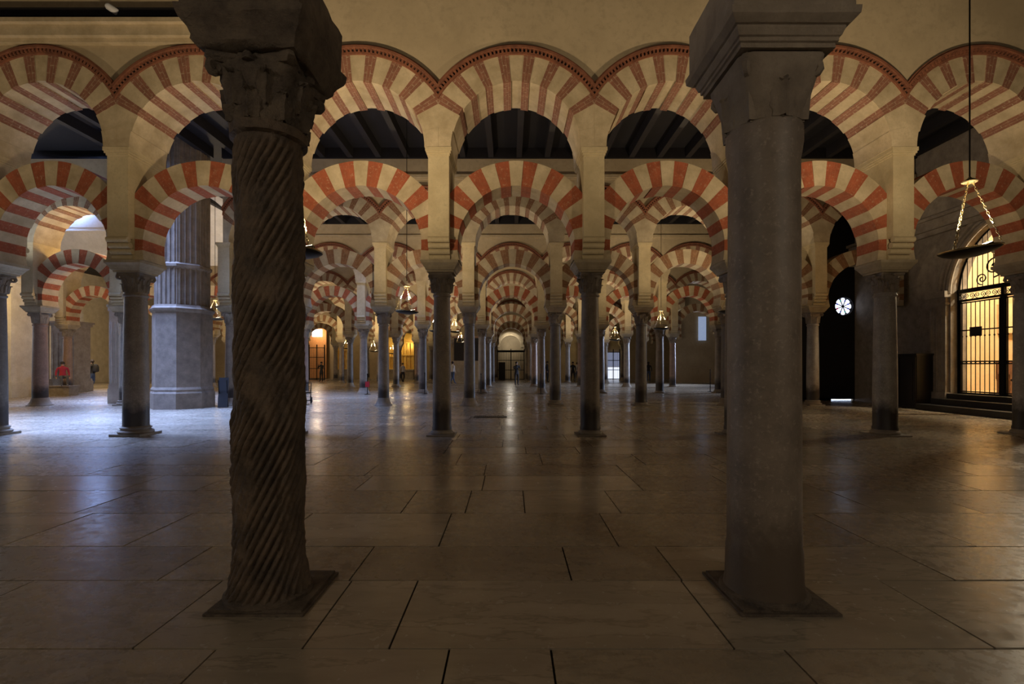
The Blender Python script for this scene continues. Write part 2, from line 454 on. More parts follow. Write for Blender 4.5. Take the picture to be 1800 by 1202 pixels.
for r in range(2, 8):
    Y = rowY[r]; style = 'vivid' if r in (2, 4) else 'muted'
    arc = f"{ORD[r]} arcade from the camera"
    for n, x in sorted(cols[r].items()):
        rnd = random.Random(r*100+n+37)
        sk = rnd.choice(['shaftA', 'shaftA', 'shaftB', 'shaftC', 'shaftD'])
        if r == 2: sk = {0: 'shaftA', 1: 'shaftA', -2: 'shaftA', -3: 'shaftC', 3: 'shaftD'}.get(n, sk)
        if r in (3,): sk = {-1: 'shaftA', 0: 'shaftC', 1: 'shaftC', 2: 'shaftC', -5: 'shaftB'}.get(n, sk)
        b = rnd.choice([0, 1, 2]); cp = rnd.choice([0, 1, 2])
        if r == 2: b = {0: 0, 1: 0, -2: 1, 3: 0}.get(n, b); cp = {0: 0, 1: 1, -2: 0, 3: 1}.get(n, cp)
        if r == 3: b = {-1: 2, 0: 2, 1: 1, 2: 0}.get(n, b)
        t = thing('marble_column', f"{SHN[sk]} column, {arc}, {side_words(n)}", 'column', (x, Y, 0), 0, f"columns of the {arc}")
        k = 1.0
        if r == 2: k = {-2: 1.12, 0: .93, 1: .97, 3: 1.05}.get(n, 1)
        if r == 3: k = {-1: .95, -5: 1.1}.get(n, 1)
        for nm, me in (('base', BASES[b]), ('shaft', SH[sk]), ('capital', CAPS[cp]), ('impost', IMP)):
            o = link(nm, me, t)
            if nm in ('base', 'shaft'): o.scale = (k, k, 1)
        if n >= upper_from[r] or r == 3:
            lab = f"tall cream pier above {ORD[r]} arcade's column {side_words(n)}"
            if first['pier']:
                q = pillar_proto; q.location = (x, Y, 0); q['label'] = lab; q['group'] = f"stone piers of the {arc}"; first['pier'] = False
            else: dup(pillar_proto, (x, Y, 0), lab, None, f"stone piers of the {arc}")
    xs = dict(cols[r])
    last = max(xs)
    xs[last+1] = 13.75 if r == 2 else xs[last]+3.15
    wall = MB()
    for n in sorted(xs):
        if n+1 not in xs or (r == 3 and n == -4): continue
        x0, x1 = xs[n], xs[n+1]; cx = (x0+x1)/2; sx = (x1-x0)/3
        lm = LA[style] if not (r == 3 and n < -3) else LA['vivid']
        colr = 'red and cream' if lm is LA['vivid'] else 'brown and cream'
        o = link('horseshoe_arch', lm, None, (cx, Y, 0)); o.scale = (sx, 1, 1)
        tag(o, f"{colr} lower arch, {ORD[r]} arcade, {bay_words(n)}", 'arch', f"lower arches of the {arc}")
        if n >= upper_from[r] or (r == 3 and n == -5):
            t = thing('upper_arch', f"banded upper arch, {ORD[r]} arcade, {bay_words(n)}", 'arch', (cx, Y, 0), 0, f"upper arches of the {arc}")
            t.scale = (sx, 1, 1)
            link('voussoirs', UA[style], t); link('cornice', CM[style], t)
            K = 28
            pts = []
            for i in range(K+1):
                u = -1.5+3*i/K; pts.append((cx+u*sx, 5.57+math.sqrt(1.765**2-u*u)))
            for i in range(K):
                (a, za), (bx, zb) = pts[i], pts[i+1]
                y0, y1 = Y-.5, Y+.5
                wall.add([(a, y0, za), (bx, y0, zb), (bx, y0, WALLTOP), (a, y0, WALLTOP), (a, y1, za), (bx, y1, zb), (bx, y1, WALLTOP), (a, y1, WALLTOP)],
                         [(0,1,2,3), (7,6,5,4), (0,4,5,1), (3,2,6,7)])
        elif r >= 4 or r == 3:
            # plain wall directly above the lower arch where there is no upper tier
            K = 20; top = 6.1 if r > 3 else 5.52
            for i in range(K):
                u0, u1 = -1.5+3*i/K, -1.5+3*(i+1)/K
                z0 = max(3.95, 3.75+math.sqrt(max(0, 1.63**2-u0*u0))); z1 = max(3.95, 3.75+math.sqrt(max(0, 1.63**2-u1*u1)))
                if abs(u0) > 1.3: z0 = SPR+.3
                if abs(u1) > 1.3: z1 = SPR+.3
                a, bx = cx+u0*sx, cx+u1*sx; y0, y1 = Y-.28, Y+.28
                wall.add([(a, y0, z0), (bx, y0, z1), (bx, y0, top), (a, y0, top), (a, y1, z0), (bx, y1, z1), (bx, y1, top), (a, y1, top)],
                         [(0,1,2,3), (7,6,5,4), (0,4,5,1), (3,2,6,7)])
    if r > 2:
        xa = xs[max(min(xs), upper_from[r])]
        wall.box(xa, max(xs.values()), Y-.56, Y+.56, 7.75, 7.86)
        wall.box(xa, max(xs.values()), Y-.53, Y+.53, 7.70, 7.75)
    struct('wall_'+ORD[r], wall, M['wall'])

# ------------------------------------------------------------------ front columns
def spiral_shaft():
    mb = MB(); z0, z1 = .056, 2.80; NA, NZ = 200, 300; rnd = random.Random(4); vs = []; fs = []
    from mathutils import noise as mn
    for j in range(NZ+1):
        z = z0+(z1-z0)*j/NZ
        for i in range(NA):
            a = 2*PI*i/NA
            t = (z-z0)/(z1-z0); r = .205-.012*t
            ph = 27*(a - z*2*PI/2.45)
            px = Vector((math.cos(a)*.6, math.sin(a)*.6, z*1.3))
            wear = mn.noise(px*2.2+Vector((3, 1, 5))); wear = max(0, min(1, (wear+.1)*2.6))
            worn = 1-.8*wear
            if z < .32: worn = max(worn, .6)
            if z > 2.66: worn *= max(0, (2.74-z)/.08)
            fl = (abs(math.cos(ph/2))**.7)
            rr = r+(-.026+.032*fl)*worn-.012*(1-worn)+.010*mn.noise(px*6)+.005*mn.noise(px*19)
            if z > 2.74: rr = .215+.006*mn.noise(px*9)
            if z < .26: rr += .030*((.26-z)/.2)**1.5
            vs.append((rr*math.cos(a), rr*math.sin(a), z))
    for j in range(NZ):
        for i in range(NA):
            i2 = (i+1) % NA; fs.append((j*NA+i, j*NA+i2, (j+1)*NA+i2, (j+1)*NA+i))
    fs.append(tuple(NZ*NA+i for i in range(NA)))
    mb.add(vs, fs); return mb.mesh('spiral_shaft', [M['spiral']], True, 70)
def plinth(parent, mat, rb):
    mb = MB(); dx, dy = .03, .03; mb.box(dx-.28, dx+.28, dy-.28, dy+.28, 0, .014); mb.box(dx-.262, dx+.262, dy-.262, dy+.262, .014, .03)
    obj('plinth', mb, mat, parent, smooth=False)
    mb = MB(); mb.lathe([(rb, .03), (rb, .048), (rb-.012, .056), (rb-.034, .062), (rb-.045, .10)], 48)
    obj('base', mb, mat, parent)
t = thing('spiral_column', 'nearest dark spiral-fluted column on the left with a broken leafy capital', 'column', (-1.463, 2.94, 0))
plinth(t, M['darkstone'], .25)
link('spiral_shaft', spiral_shaft(), t)
me = capital_mesh(M['darkstone'], True, .36, 2.80, .20, .275, .35, 8, 8, .225)
link('capital', me, t)
mb = MB()
def block(mb, prof, dr=1, jit=0, seed=1):
    rnd = random.Random(seed); vs = []; K = 8
    for h, z in prof:
        for e in range(4):
            c = [(-1,-1),(1,-1),(1,1),(-1,1)]
            a, b = c[e], c[(e+1) % 4]
            for k in range(K):
                q = k/K; vs.append(((a[0]+(b[0]-a[0])*q)*h+rnd.uniform(-jit, jit), (a[1]+(b[1]-a[1])*q)*h*dr+rnd.uniform(-jit, jit), z+rnd.uniform(-jit, jit)*.4))
    n = 4*K; m = len(prof); fs = [tuple(range(n-1, -1, -1)), tuple((m-1)*n+i for i in range(n))]
    for j in range(m-1): fs += [(j*n+i, j*n+(i+1) % n, (j+1)*n+(i+1) % n, (j+1)*n+i) for i in range(n)]
    mb.add(vs, fs)
block(mb, [(.26, 3.16), (.285, 3.19), (.29, 3.22), (.31, 3.25), (.33, 3.29), (.345, 3.31), (.345, 3.35), (.325, 3.36), (.325, 3.62)], 1, .010, 4)
obj('impost', mb, M['darkstone'], t, angle=50)
t = thing('stone_column', 'nearest smooth brown-grey column on the right under a stepped impost block', 'column', (1.539, 2.94, 0))
plinth(t, M['darkstone'], .25)
mb = MB(); pr = [(.226, .06), (.216, .12), (.212, .30), (.206, .33)]
for i in range(1, 14): pr.append((.206-.009*i/14, .33+(2.28)*i/14))
pr += [(.197, 2.62), (.204, 2.66), (.212, 2.72), (.212, 2.80)]
mb.lathe(pr, 56); obj('shaft', mb, M['shaftF'], t)
link('capital', capital_mesh(M['midstone'], False, .36, 2.80, .200, .25, 0, 12, 4, .245), t)
mb = MB(); block(mb, [(.262, 3.16), (.262, 3.185), (.275, 3.19), (.275, 3.21), (.285, 3.215), (.298, 3.25), (.298, 3.262), (.312, 3.265), (.33, 3.28), (.345, 3.295), (.348, 3.335), (.33, 3.34), (.33, 3.62)], 1, .0015, 4)
obj('impost', mb, M['midstone'], t, angle=12)

# ------------------------------------------------------------------ floor
def floor():
    mb = MB(); mb.box(-34, 20, -4, 50, -.12, -.012, 4)
    rnd = random.Random(7)
    ys = [-4, -3.2, -2.4, -1.6, -.8, 0, .8, 1.62, 2.39, 3.15, 3.74, 4.58, 5.41]
    while ys[-1] < 49.5: ys.append(ys[-1]+rnd.uniform(.62, .95))
    fixed = {(2.39): [-3.1, -1.87, -1.03, -.60, 1.11, 2.4], 3.15: [-2.3, -1.05, .40, 1.12, 2.9], 3.74: [-3.0, -1.87, -.555, .84, 2.05], 4.58: [-2.4, -1.04, -.43, .14, 1.05, 2.6], 1.62: [-1.45, -.30, .20, 1.35, 2.6]}
    g = .0055
    for a, b in zip(ys[:-1], ys[1:]):
        fx = None
        for k in fixed:
            if abs(k-a) < .01: fx = fixed[k]
        xs = []
        if fx: xs = list(fx)
        else:
            xs = [-1.05+rnd.uniform(-.05, .05)] if rnd.random() < .6 else [rnd.uniform(-1.5, 0)]
            while xs[-1] < 1: xs.append(xs[-1]+rnd.uniform(.7, 1.9))
        while xs[0] > -34: xs.insert(0, xs[0]-rnd.uniform(.7, 2.0))
        while xs[-1] < 20: xs.append(xs[-1]+rnd.uniform(.7, 2.0))
        xs[0] = -34; xs[-1] = 20
        for p, q in zip(xs[:-1], xs[1:]):
            if q-p < .05: continue
            tx, ty = rnd.gauss(0, .0009), rnd.gauss(0, .0009)
            cz = [-.0005+s1*tx+s2*ty for s1, s2 in ((-1,-1),(1,-1),(1,1),(-1,1))]
            vs = [(p+g, a+g, cz[0]), (q-g, a+g, cz[1]), (q-g, b-g, cz[2]), (p+g, b-g, cz[3])]
            vs += [(x, y, -.02) for x, y, z in vs]
            mb.add(vs, [(0,1,2,3), (0,4,5,1), (1,5,6,2), (2,6,7,3), (3,7,4,0)], rnd.choice([0, 0, 1, 1, 2, 3]))
    return mb
def marble(name, col, rough, seed):
    m, nt, p = new_mat(name); g = coords(nt, True)
    mp = N(nt, 'ShaderNodeMapping'); nt.links.new(g, mp.inputs[0]); mp.inputs['Location'].default_value = (seed*3.1, seed*1.7, 0); mp.inputs['Rotation'].default_value = (0, 0, .5+seed*.55); mp.inputs['Scale'].default_value = (.55, 2.2, 1)
    n1 = noise(nt, mp.outputs[0], 1.3, 7, .62); n2 = noise(nt, g, 11, 5, .65)
    c = mix_n(nt, ramp(nt, n1, .35, .62), rgb(col, .68), col)
    vein = ramp(nt, math_n(nt, 'ABSOLUTE', math_n(nt, 'SUBTRACT', n1, .52)), .0, .02)
    c = mix_n(nt, vein, rgb(col, .6), c)
    c = mix_n(nt, math_n(nt, 'MULTIPLY', ramp(nt, n2, .45, .75), .5), c, rgb(col, .75))
    nt.links.new(c, p.inputs['Base Color'])
    r = N(nt, 'ShaderNodeMapRange'); nt.links.new(n2, r.inputs[0]); r.inputs[1].default_value = .3; r.inputs[2].default_value = .7
    r.inputs[3].default_value = rough-.05; r.inputs[4].default_value = rough+.10
    nt.links.new(r.outputs[0], p.inputs['Roughness'])
    bump(nt, p, math_n(nt, 'ADD', n2, noise(nt, g, 2.2, 3)), .12, .01)
    return m
struct('floor', floor(), [marble('marble_slab_a', (.42, .36, .275), .20, 1), marble('marble_slab_b', (.38, .32, .24), .25, 2), marble('marble_slab_c', (.46, .39, .30), .24, 3), marble('marble_slab_d', (.32, .265, .20), .27, 4), M['gap']])

# ------------------------------------------------------------------ ceiling
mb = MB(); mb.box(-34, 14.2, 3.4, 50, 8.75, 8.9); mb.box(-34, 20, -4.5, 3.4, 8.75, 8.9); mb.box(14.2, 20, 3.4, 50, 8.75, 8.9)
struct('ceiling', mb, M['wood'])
for k in range(1, 7):
    y0, y1 = rowY[k]+.5, rowY[k+1]-.5
    xmin = -13 if k > 1 else -14
    x = xmin; i = 0
    proto = None
    mb = MB(); mb.box(-.09, .09, y0, y1, 8.42, 8.75)
    me = mb.mesh('ceiling_beam', [M['beam']], False)
    while x < 13.6:
        o = link('ceiling_beam', me, None, (x, 0, 0)); o['kind'] = 'structure'; o.name = 'trim_beam'
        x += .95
for r in range(2, 8):
    mb = MB(); xa = cols[r][max(upper_from[r], min(cols[r]))]
    mb.box(xa, 13.75, rowY[r]-.57, rowY[r]+.57, WALLTOP, 8.75)
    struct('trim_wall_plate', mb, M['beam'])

# ------------------------------------------------------------------ hanging lamps
def lamp_parts(root, tilt, linkseg=8):
    Rm = .39; zc = 3.68-2.82; rot = Matrix.Rotation(R(tilt), 4, 'Y')
    mb = MB(); mb.lathe([(.001, -.085), (.10, -.08), (.22, -.062), (.33, -.03), (.385, .0), (.392, .012), (.385, .022), (.33, .0), (.22, -.03), (.001, -.045)], 48, mat=rot)
    obj('dish', mb, M['bronze'], root)
    mb = MB(); pts = [rot @ Vector((Rm*math.cos(a), Rm*math.sin(a), .016)) for a in [2*PI*i/48 for i in range(48)]]
    mb.tube(pts, .011, 8, closed=True)
    obj('rim', mb, M['brass'], root)
    for i in range(3):
        a = R(200)+2*PI*i/3; p0 = rot @ Vector((Rm*.97*math.cos(a), Rm*.97*math.sin(a), .03)); p1 = Vector((.03*math.cos(a), .03*math.sin(a), zc))
        L = (p1-p0).length; n = int(L/.042); d = (p1-p0).normalized(); mb = MB()
        q = d.to_track_quat('Z', 'Y').to_matrix().to_4x4()
        for k in range(n):
            c = p0+d*(L*(k+.5)/n); T = Matrix.Translation(c) @ q @ Matrix.Rotation(PI/2*(k % 2), 4, 'Z')
            pts = [T @ Vector((.013*math.cos(u), 0, .028*math.sin(u))) for u in [2*PI*w/linkseg for w in range(linkseg)]]
            mb.tube(pts, .0048, 5, closed=True)
        obj('chain', mb, M['brass'], root)
    mb = MB(); mb.lathe([(.10, -.012), (.105, -.004), (.08, .018), (.03, .04), (.012, .06)], 24, mat=Matrix.Translation((0, 0, zc)))
    obj('canopy', mb, M['brass'], root)
    mb = MB(); mb.tube([(0, 0, zc+.05), (0, 0, 8.75-2.82)], .011, 8)
    obj('rod', mb, M['iron'], root)
    # small uplight resting on the dish
    mb = MB(); T = rot @ Matrix.Translation((.20, -.05, .03)) @ Matrix.Rotation(R(-12), 4, 'Y')
    mb.box(-.10, .10, -.05, .05, -.03, .03, 0, T); mb.box(-.09, .09, -.042, .042, .03, .035, 1, T)
    obj('uplight', mb, [M['bronze'], M['bulb']], root)
LAMPS = []
def add_light(typ, name, loc, power, col, parent=None, **kw):
    l = bpy.data.lights.new(name, typ); l.energy = power; l.color = col
    for k, v in kw.items(): setattr(l, k, v)
    o = bpy.data.objects.new(name, l); C.objects.link(o); o.location = loc
    if parent: o.parent = parent
    return o
WARM = (1.0, .77, .48)
lampA = thing('hanging_lamp', 'large dark dish lamp on brass chains before the lit iron gate, far right', 'lamp', (6.62, 6.95, 2.82), R(0), 'hanging dish lamps')
lampA.location = (5.70, 6.0, 2.82)
lamp_parts(lampA, -5); lampA.scale = (.77, .77, 1)
lampB = thing('hanging_lamp', 'dish lamp on brass chains half hidden behind the spiral column', 'lamp', (-2.74, 6.2, 2.86), 0, 'hanging dish lamps')
lamp_parts(lampB, 3, 6); lampB.scale = (.8, .8, 1)
def lampcopy(x, y, z, s, label):
    o = dup(lampB, (x, y, z), label); o.scale = (s, s, s)
    for ch in [c for c in bpy.data.objects if c.parent == o and c.name.startswith('rod')]:
        ch.scale = (1, 1, ((8.75-z)/s)/(8.75-2.82))
    LAMPS.append((x, y, z)); return o
bpy.context.view_layer.update()
P = lambda px, Y: (px-897)*Y/850
ZZ = lambda py, Y: 1.4+(642-py)*Y/850
for px, py, Y, s, lab in ((715, 548, 14.0, .86, 'dish lamp hanging in the second nave just left of the second arcade\'s pale pier'),
        (1284, 548, 14.0, .86, 'dish lamp mostly hidden behind the nearest right column, its chains glinting'),
        (1162, 577, 20.5, .86, 'dish lamp hanging in the third nave right of the dark grey columns'),
        (768, 582, 20.5, .86, 'dish lamp hidden behind the pale pier left of the central aisle'),
        (378, 560, 20.5, .9, 'dish lamp hanging beside the great stone pier on the left'),
        (1081, 597, 28.0, .86, 'small dish lamp in the fourth nave in front of the white door'),
        (800, 583, 28.0, .86, 'small dish lamp in the fourth nave left of the central aisle'),
        (810, 602, 35.0, .86, 'tiny dish lamp in the fifth nave before the black window panels'),
        (609, 612, 35.0, .7, 'tiny far dish lamp right of the orange lit chapel'),
        (657, 617, 31.0+4, .86, 'tiny far dish lamp just left of the gilded altarpiece'),
        (1052, 612, 35.0, .8, 'tiny far dish lamp in front of the right gilded altarpiece'),
        (690, 621, 42.0, .86, 'tiny distant dish lamp in front of the gilded altarpiece')):
    lampcopy(P(px, Y), Y, ZZ(py, Y), s, lab)

# ------------------------------------------------------------------ side walls, piers, cathedral part on the left
WX = 13.75
mb = MB()
mb.box(WX, WX+.5, 2, 11.0, 0, 8.8); mb.box(WX, WX+.5, 15.1, 19.4, 0, 8.8)
K = 24; ym, rad, sz = 13.05, 2.05, 3.64
for i in range(K):
    a, b = PI*i/K, PI*(i+1)/K
    y0, y1 = ym-rad*math.cos(a), ym-rad*math.cos(b); z0, z1 = sz+rad*math.sin(a), sz+rad*math.sin(b)
    for x in (WX,):
        mb.add([(x, y0, z0), (x, y1, z1), (x, y1, 8.8), (x, y0, 8.8), (x+.5, y0, z0), (x+.5, y1, z1), (x+.5, y1, 8.8), (x+.5, y0, 8.8)], [(0,1,2,3), (4,5,6,7), (0,4,5,1)])
struct('wall_right', mb, M['midstone'])
def pilaster(y0, y1, x, z1, name='trim_pilaster'):
    mb = MB(); mb.box(x-.12, x, y0, y1, .5, z1); mb.box(x-.18, x, y0-.05, y1+.05, 0, .55); mb.box(x-.2, x, y0-.06, y1+.06, z1-.02, z1+.18); mb.box(x-.15, x, y0-.03, y1+.03, z1-.25, z1-.18)
    n = max(2, int((y1-y0)/.16))
    for i in range(n): mb.tube([(x-.12, y0+(i+.5)*(y1-y0)/n, .6), (x-.12, y0+(i+.5)*(y1-y0)/n, z1-.3)], .035, 8)
    return struct(name, mb, M['midstone'], smooth=True)
pilaster(15.15, 15.75, WX, 3.55); pilaster(17.25, 18.1, WX, 5.4); pilaster(10.3, 10.95, WX, 3.55)
# archivolt of the chapel opening
mb = MB()
for rr, th in ((2.08, .07), (2.22, .05), (2.36, .08)):
    pts = [(WX-.04, ym-rr*math.cos(PI*i/32), sz+rr*math.sin(PI*i/32)) for i in range(33)]
    mb.tube(pts, th, 8)
struct('trim_archivolt', mb, M['greystone'], smooth=True)
# horizontal entablature on right wall
mb = MB(); mb.box(WX-.25, WX, 2.5, 19.3, 5.75, 6.05); mb.box(WX-.15, WX, 2.5, 19.3, 5.6, 5.75); mb.box(WX-.35, WX, 2.5, 19.3, 6.05, 6.15)
struct('trim_entablature', mb, M['greystone'])
mb = MB(); mb.box(WX-.85, WX+1.4, 9.5, 15.40, 0, .18); mb.box(WX-.45, WX+1.4, 10.2, 15.3, .18, .36); mb.box(WX-.12, WX+1.4, 10.98, 15.12, .36, .52)
o = obj('chapel_steps', mb, M['blackstep'], smooth=False); tag(o, 'black marble steps leading up to the lit iron chapel gate', 'steps')
# chapel room behind the gate
mb = MB(); x0, x1, y0, y1 = WX+.5, 19.5, 9.8, 17.5
mb.box(x0, x1, y0, y1, .3, .5); mb.box(x1, x1+.2, y0, y1, .4, 6.5); mb.box(x0, x1, y1, y1+.2, .4, 6.5); mb.box(x0, x1, y0-.2, y0, .4, 6.5); mb.box(x0, x1, y0, y1, 6.5, 6.7)
struct('wall_chapel', mb, M['chapelwall'])
mb = MB()
for z in (2.6, 3.2, 3.9): mb.box(18.9, 19.5, 12, 17.4, z, z+.10)
for y in (12.6, 14.0, 15.4, 16.8): mb.box(19.2, 19.5, y-.12, y+.12, .5, 4)
mb.box(17.6, 18.3, 17.2, 17.5, 2.55, 3.6)
struct('trim_chapel', mb, M['chapelwall'])
t = thing('bench', 'dark wooden bench inside the lit chapel behind the gate', 'bench', (16.4, 15.6, .5), 0)
mb = MB(); mb.box(-.5, .5, -.22, .22, .40, .45); mb.box(-.5, .5, .18, .24, .45, 1.05); obj('seat', mb, M['woodbrown'], t, smooth=False)
for sx in (-.46, .46):
    mb = MB(); mb.box(sx-.03, sx+.03, -.22, .22, 0, .62); obj('side_panel', mb, M['woodbrown'], t, smooth=False)
t = thing('table', 'brown wooden table inside the lit chapel near the right column', 'table', (16.0, 13.7, .5), 0)
mb = MB(); mb.box(-.35, .35, -.45, .45, .74, .79); mb.box(-.30, .30, -.40, .40, .64, .74); obj('table_top', mb, M['woodbrown'], t, smooth=False)
for sx in (-.3, .3):
    for sy in (-.4, .4):
        mb = MB(); mb.tube([(sx, sy, 0), (sx, sy, .65)], [.02, .03], 8); obj('leg', mb, M['woodbrown'], t)
o = add_light('POINT', 'chapel_lamp', (16.3, 13.6, 5.6), 1100, (1, .86, .62), shadow_soft_size=.25)
# iron gate
t = thing('iron_gate', 'tall black wrought-iron gate with scrollwork closing the lit chapel arch', 'gate', (WX+.25, ym, .52))
def bars(y0, y1, z0, z1, n, r=.011):
    mb = MB()
    for i in range(n):
        y = y0+(y1-y0)*(i+.5)/n; mb.tube([(0, y, z0), (0, y, z1)], r, 6)
        for zk in (.33, .62):
            z = z0+(z1-z0)*zk; mb.lathe([(.012, -.03), (.022, -.01), (.022, .01), (.012, .03)], 6, mat=Matrix.Translation((0, y, z)), caps=False)
    return mb
for a, b in ((-2.0, -.72), (-.62, .62), (.72, 2.0)):
    f = obj('gate_leaf', bars(a, b, .05, 2.82, 9), M['iron'], t)
    mb = MB()
    for z in (.08, .93, 1.0, 1.95, 2.8): mb.box(-.015, .015, a, b, z-.018, z+.018)
    mb.box(-.02, .02, a, a+.04, .03, 2.84); mb.box(-.02, .02, b-.04, b, .03, 2.84)
    obj('rail', mb, M['iron'], f, smooth=False)
mb = MB()
for y in (-2.04, -.67, .67, 2.04): mb.box(-.04, .04, y-.045, y+.045, 0, 3.15)
mb.box(-.05, .05, -2.05, 2.05, 2.84, 2.9); mb.box(-.06, .06, -2.05, 2.05, 3.1, 3.22); mb.box(-.03, .03, -2.05, 2.05, 0, .05)
obj('frame', mb, M['iron'], t, smooth=False)
mb = MB()
def scroll(mb, cy, cz, r, s, turns=1.6, th=.010):
    pts = []
    for k in range(26):
        q = k/25; a = -PI/2+q*turns*2*PI; rr = r*(1-.85*q); pts.append((0, cy+s*rr*math.cos(a), cz+rr*math.sin(a)))
    mb.tube(pts, th, 6)
for i in range(12):
    mb = MB(); y = -1.87+i*.34; scroll(mb, y-.085, 3.0, .085, 1); scroll(mb, y+.085, 3.0, .085, -1); obj('scroll', mb, M['iron'], t)
mb = MB()
for i in range(25):
    y = -1.92+i*.16; h = math.sqrt(max(0, 2.03**2-y*y))
    mb.tube([(0, y, 3.2), (0, y, 3.14+h)], .011, 6)
pts = [(0, -2.03*math.cos(PI*i/32), 3.14+2.03*math.sin(PI*i/32)) for i in range(33)]; mb.tube(pts, .03, 6)
for s in (-1, 1):
    scroll(mb, s*.95, 3.75, .32, -s, 1.7, .022); scroll(mb, s*.45, 4.1, .22, s, 1.7, .02); scroll(mb, s*1.3, 3.45, .18, s, 1.6, .018)
    mb.box(-.03, .03, s*.28-.05, s*.28+.05, 3.2, 4.7)
mb.box(-.03, .03, -.45, .45, 4.55, 4.63); mb.box(-.03, .03, -.06, .06, 4.6, 5.0)
obj('lunette', mb, M['iron'], t)
mb = MB(); mb.box(-.03, -.02, 1.28, 1.66, 1.76, 2.04); obj('plaque', mb, M['sign'], t, smooth=False)
# dark screen with rose window between third arcade and wall
YS = 19.3
mb = MB(); mb.box(8.7, 11.6, YS, YS+.2, 0, 8.8)
cx, cz, rw = P(1484, YS), ZZ(538, YS), .36
n = 40
for i in range(n):   # wall around the circular opening
    a, b = 2*PI*i/n, 2*PI*(i+1)/n
    def sq(an):
        c, s = math.cos(an), math.sin(an); k = 1/max(abs(c), abs(s)); return (cx+c*k*1.2, cz+s*k*1.2)
    p = [(cx+rw*math.cos(a), cz+rw*math.sin(a)), sq(a), sq(b), (cx+rw*math.cos(b), cz+rw*math.sin(b))]
    mb.prism_xz(p, YS, YS+.2)
mb.box(11.6, cx-1.2, YS, YS+.2, 0.05, 8.8)
mb.box(cx-1.2, cx+1.2, YS, YS+.2, cz+1.2, 8.8); mb.box(cx+1.2, WX+1.4, YS, YS+.2, 0, 8.8)
lx0, lx1 = P(1461, YS), P(1507, YS)
mb.box(cx-1.2, lx0, YS, YS+.2, 0, cz-1.2); mb.box(lx1, cx+1.2, YS, YS+.2, 0, cz-1.2); mb.box(lx0, lx1, YS, YS+.2, .05, cz-1.2)
mb.box(lx1, WX+1.4, YS, YS+.2, 0, .1); mb.box(11.6, lx0, YS, YS+.2, 0, .1)
struct('wall_screen', mb, M['black'])
mb = MB(); mb.box(lx0-.05, lx1+.05, YS+.22, YS+.25, 0, .12)
o = struct('trim_daylight_strip', mb, M['daygap'])  # glowing strip standing in for daylight through the gap under the door
t = thing('rose_window', 'small bright round window with eight lobed lights in the dark screen', 'window', (cx, YS+.1, cz))
mb = MB(); rose_glass = plain('rose_window_glass', (.8, .85, .95), .4, 0, (.75, .82, 1), 1.6)
mb.add([(rw*math.cos(2*PI*i/40), 0, rw*math.sin(2*PI*i/40)) for i in range(40)]+[(rw*math.cos(2*PI*i/40), .02, rw*math.sin(2*PI*i/40)) for i in range(40)], [tuple(range(40)), tuple(range(79, 39, -1))])
obj('glass', mb, rose_glass, t, smooth=False)
colr = [plain('blue_glass', (.1, .1, .6), .4, 0, (.12, .14, .9), 1.5), plain('teal_glass', (.1, .5, .4), .4, 0, (.1, .7, .5), 1.5), plain('ruby_glass', (.5, .05, .1), .4, 0, (.7, .08, .2), 1.2)]
for i in range(8):
    a = 2*PI*i/8+PI/8; mb = MB(); c = (.235*math.cos(a), .235*math.sin(a))
    mb.prism_xz([(c[0]+.035*math.cos(k*PI/5), c[1]+.035*math.sin(k*PI/5)) for k in range(10)], -.012, -.002)
    obj('coloured_pane', mb, colr[[0, 0, 1, 0, 2, 0, 1, 0][i]], t, smooth=False)
mb = MB()
for i in range(8):
    a = 2*PI*i/8+PI/8; mb.tube([(.05*math.cos(a), -.02, .05*math.sin(a)), (rw*math.cos(a), -.02, rw*math.sin(a))], .016, 6)
    a2 = 2*PI*i/8; pts = [( .27*math.cos(a2)+.10*math.cos(a2+q), -.02, .27*math.sin(a2)+.10*math.sin(a2+q)) for q in [(-PI/2+PI*k/8) for k in range(9)]]
    mb.tube(pts, .014, 6)
mb.tube([(rw*math.cos(2*PI*i/40), -.02, rw*math.sin(2*PI*i/40)) for i in range(40)], .022, 6, closed=True)
mb.lathe([(.001, 0), (.05, .001), (.05, .02), (.001, .021)], 16, mat=Matrix.Translation((0, -.01, 0)) @ Matrix.Rotation(PI/2, 4, 'X'))
obj('tracery', mb, M['iron'], t)
# dark cupboard by the right wall
t = thing('cupboard', 'low black wooden cupboard against the right wall beside the gate', 'cupboard', (WX-.36, 16.25, 0))
mb = MB(); mb.box(-.28, .28, -.66, .66, .06, 1.72); mb.box(-.33, .33, -.7, .7, 1.72, 1.78); mb.box(-.3, .3, -.68, .68, 0, .06); obj('body', mb, M['sign'], t, smooth=False)
for s in (-1, 1):
    mb = MB(); mb.box(-.31, -.28, min(s*.02, s*.64), max(s*.02, s*.64), .12, 1.66); mb.box(-.33, -.31, min(s*.12, s*.54), max(s*.12, s*.54), .25, 1.5); obj('door', mb, M['sign'], t, smooth=False)
t = thing('indicator_light', 'tiny green indicator light on the dim right wall beside the column', 'light', (WX-.02, 17.22, ZZ(572, 17.2)))
mb = MB(); mb.box(-.04, .02, -.04, .04, -.03, .03); obj('housing', mb, M['sign'], t, smooth=False)
mb = MB(); mb.lathe([(.001, -.012), (.014, 0), (.001, .012)], 10, mat=Matrix.Translation((-.05, 0, 0))); obj('diode', mb, M['led'], t)

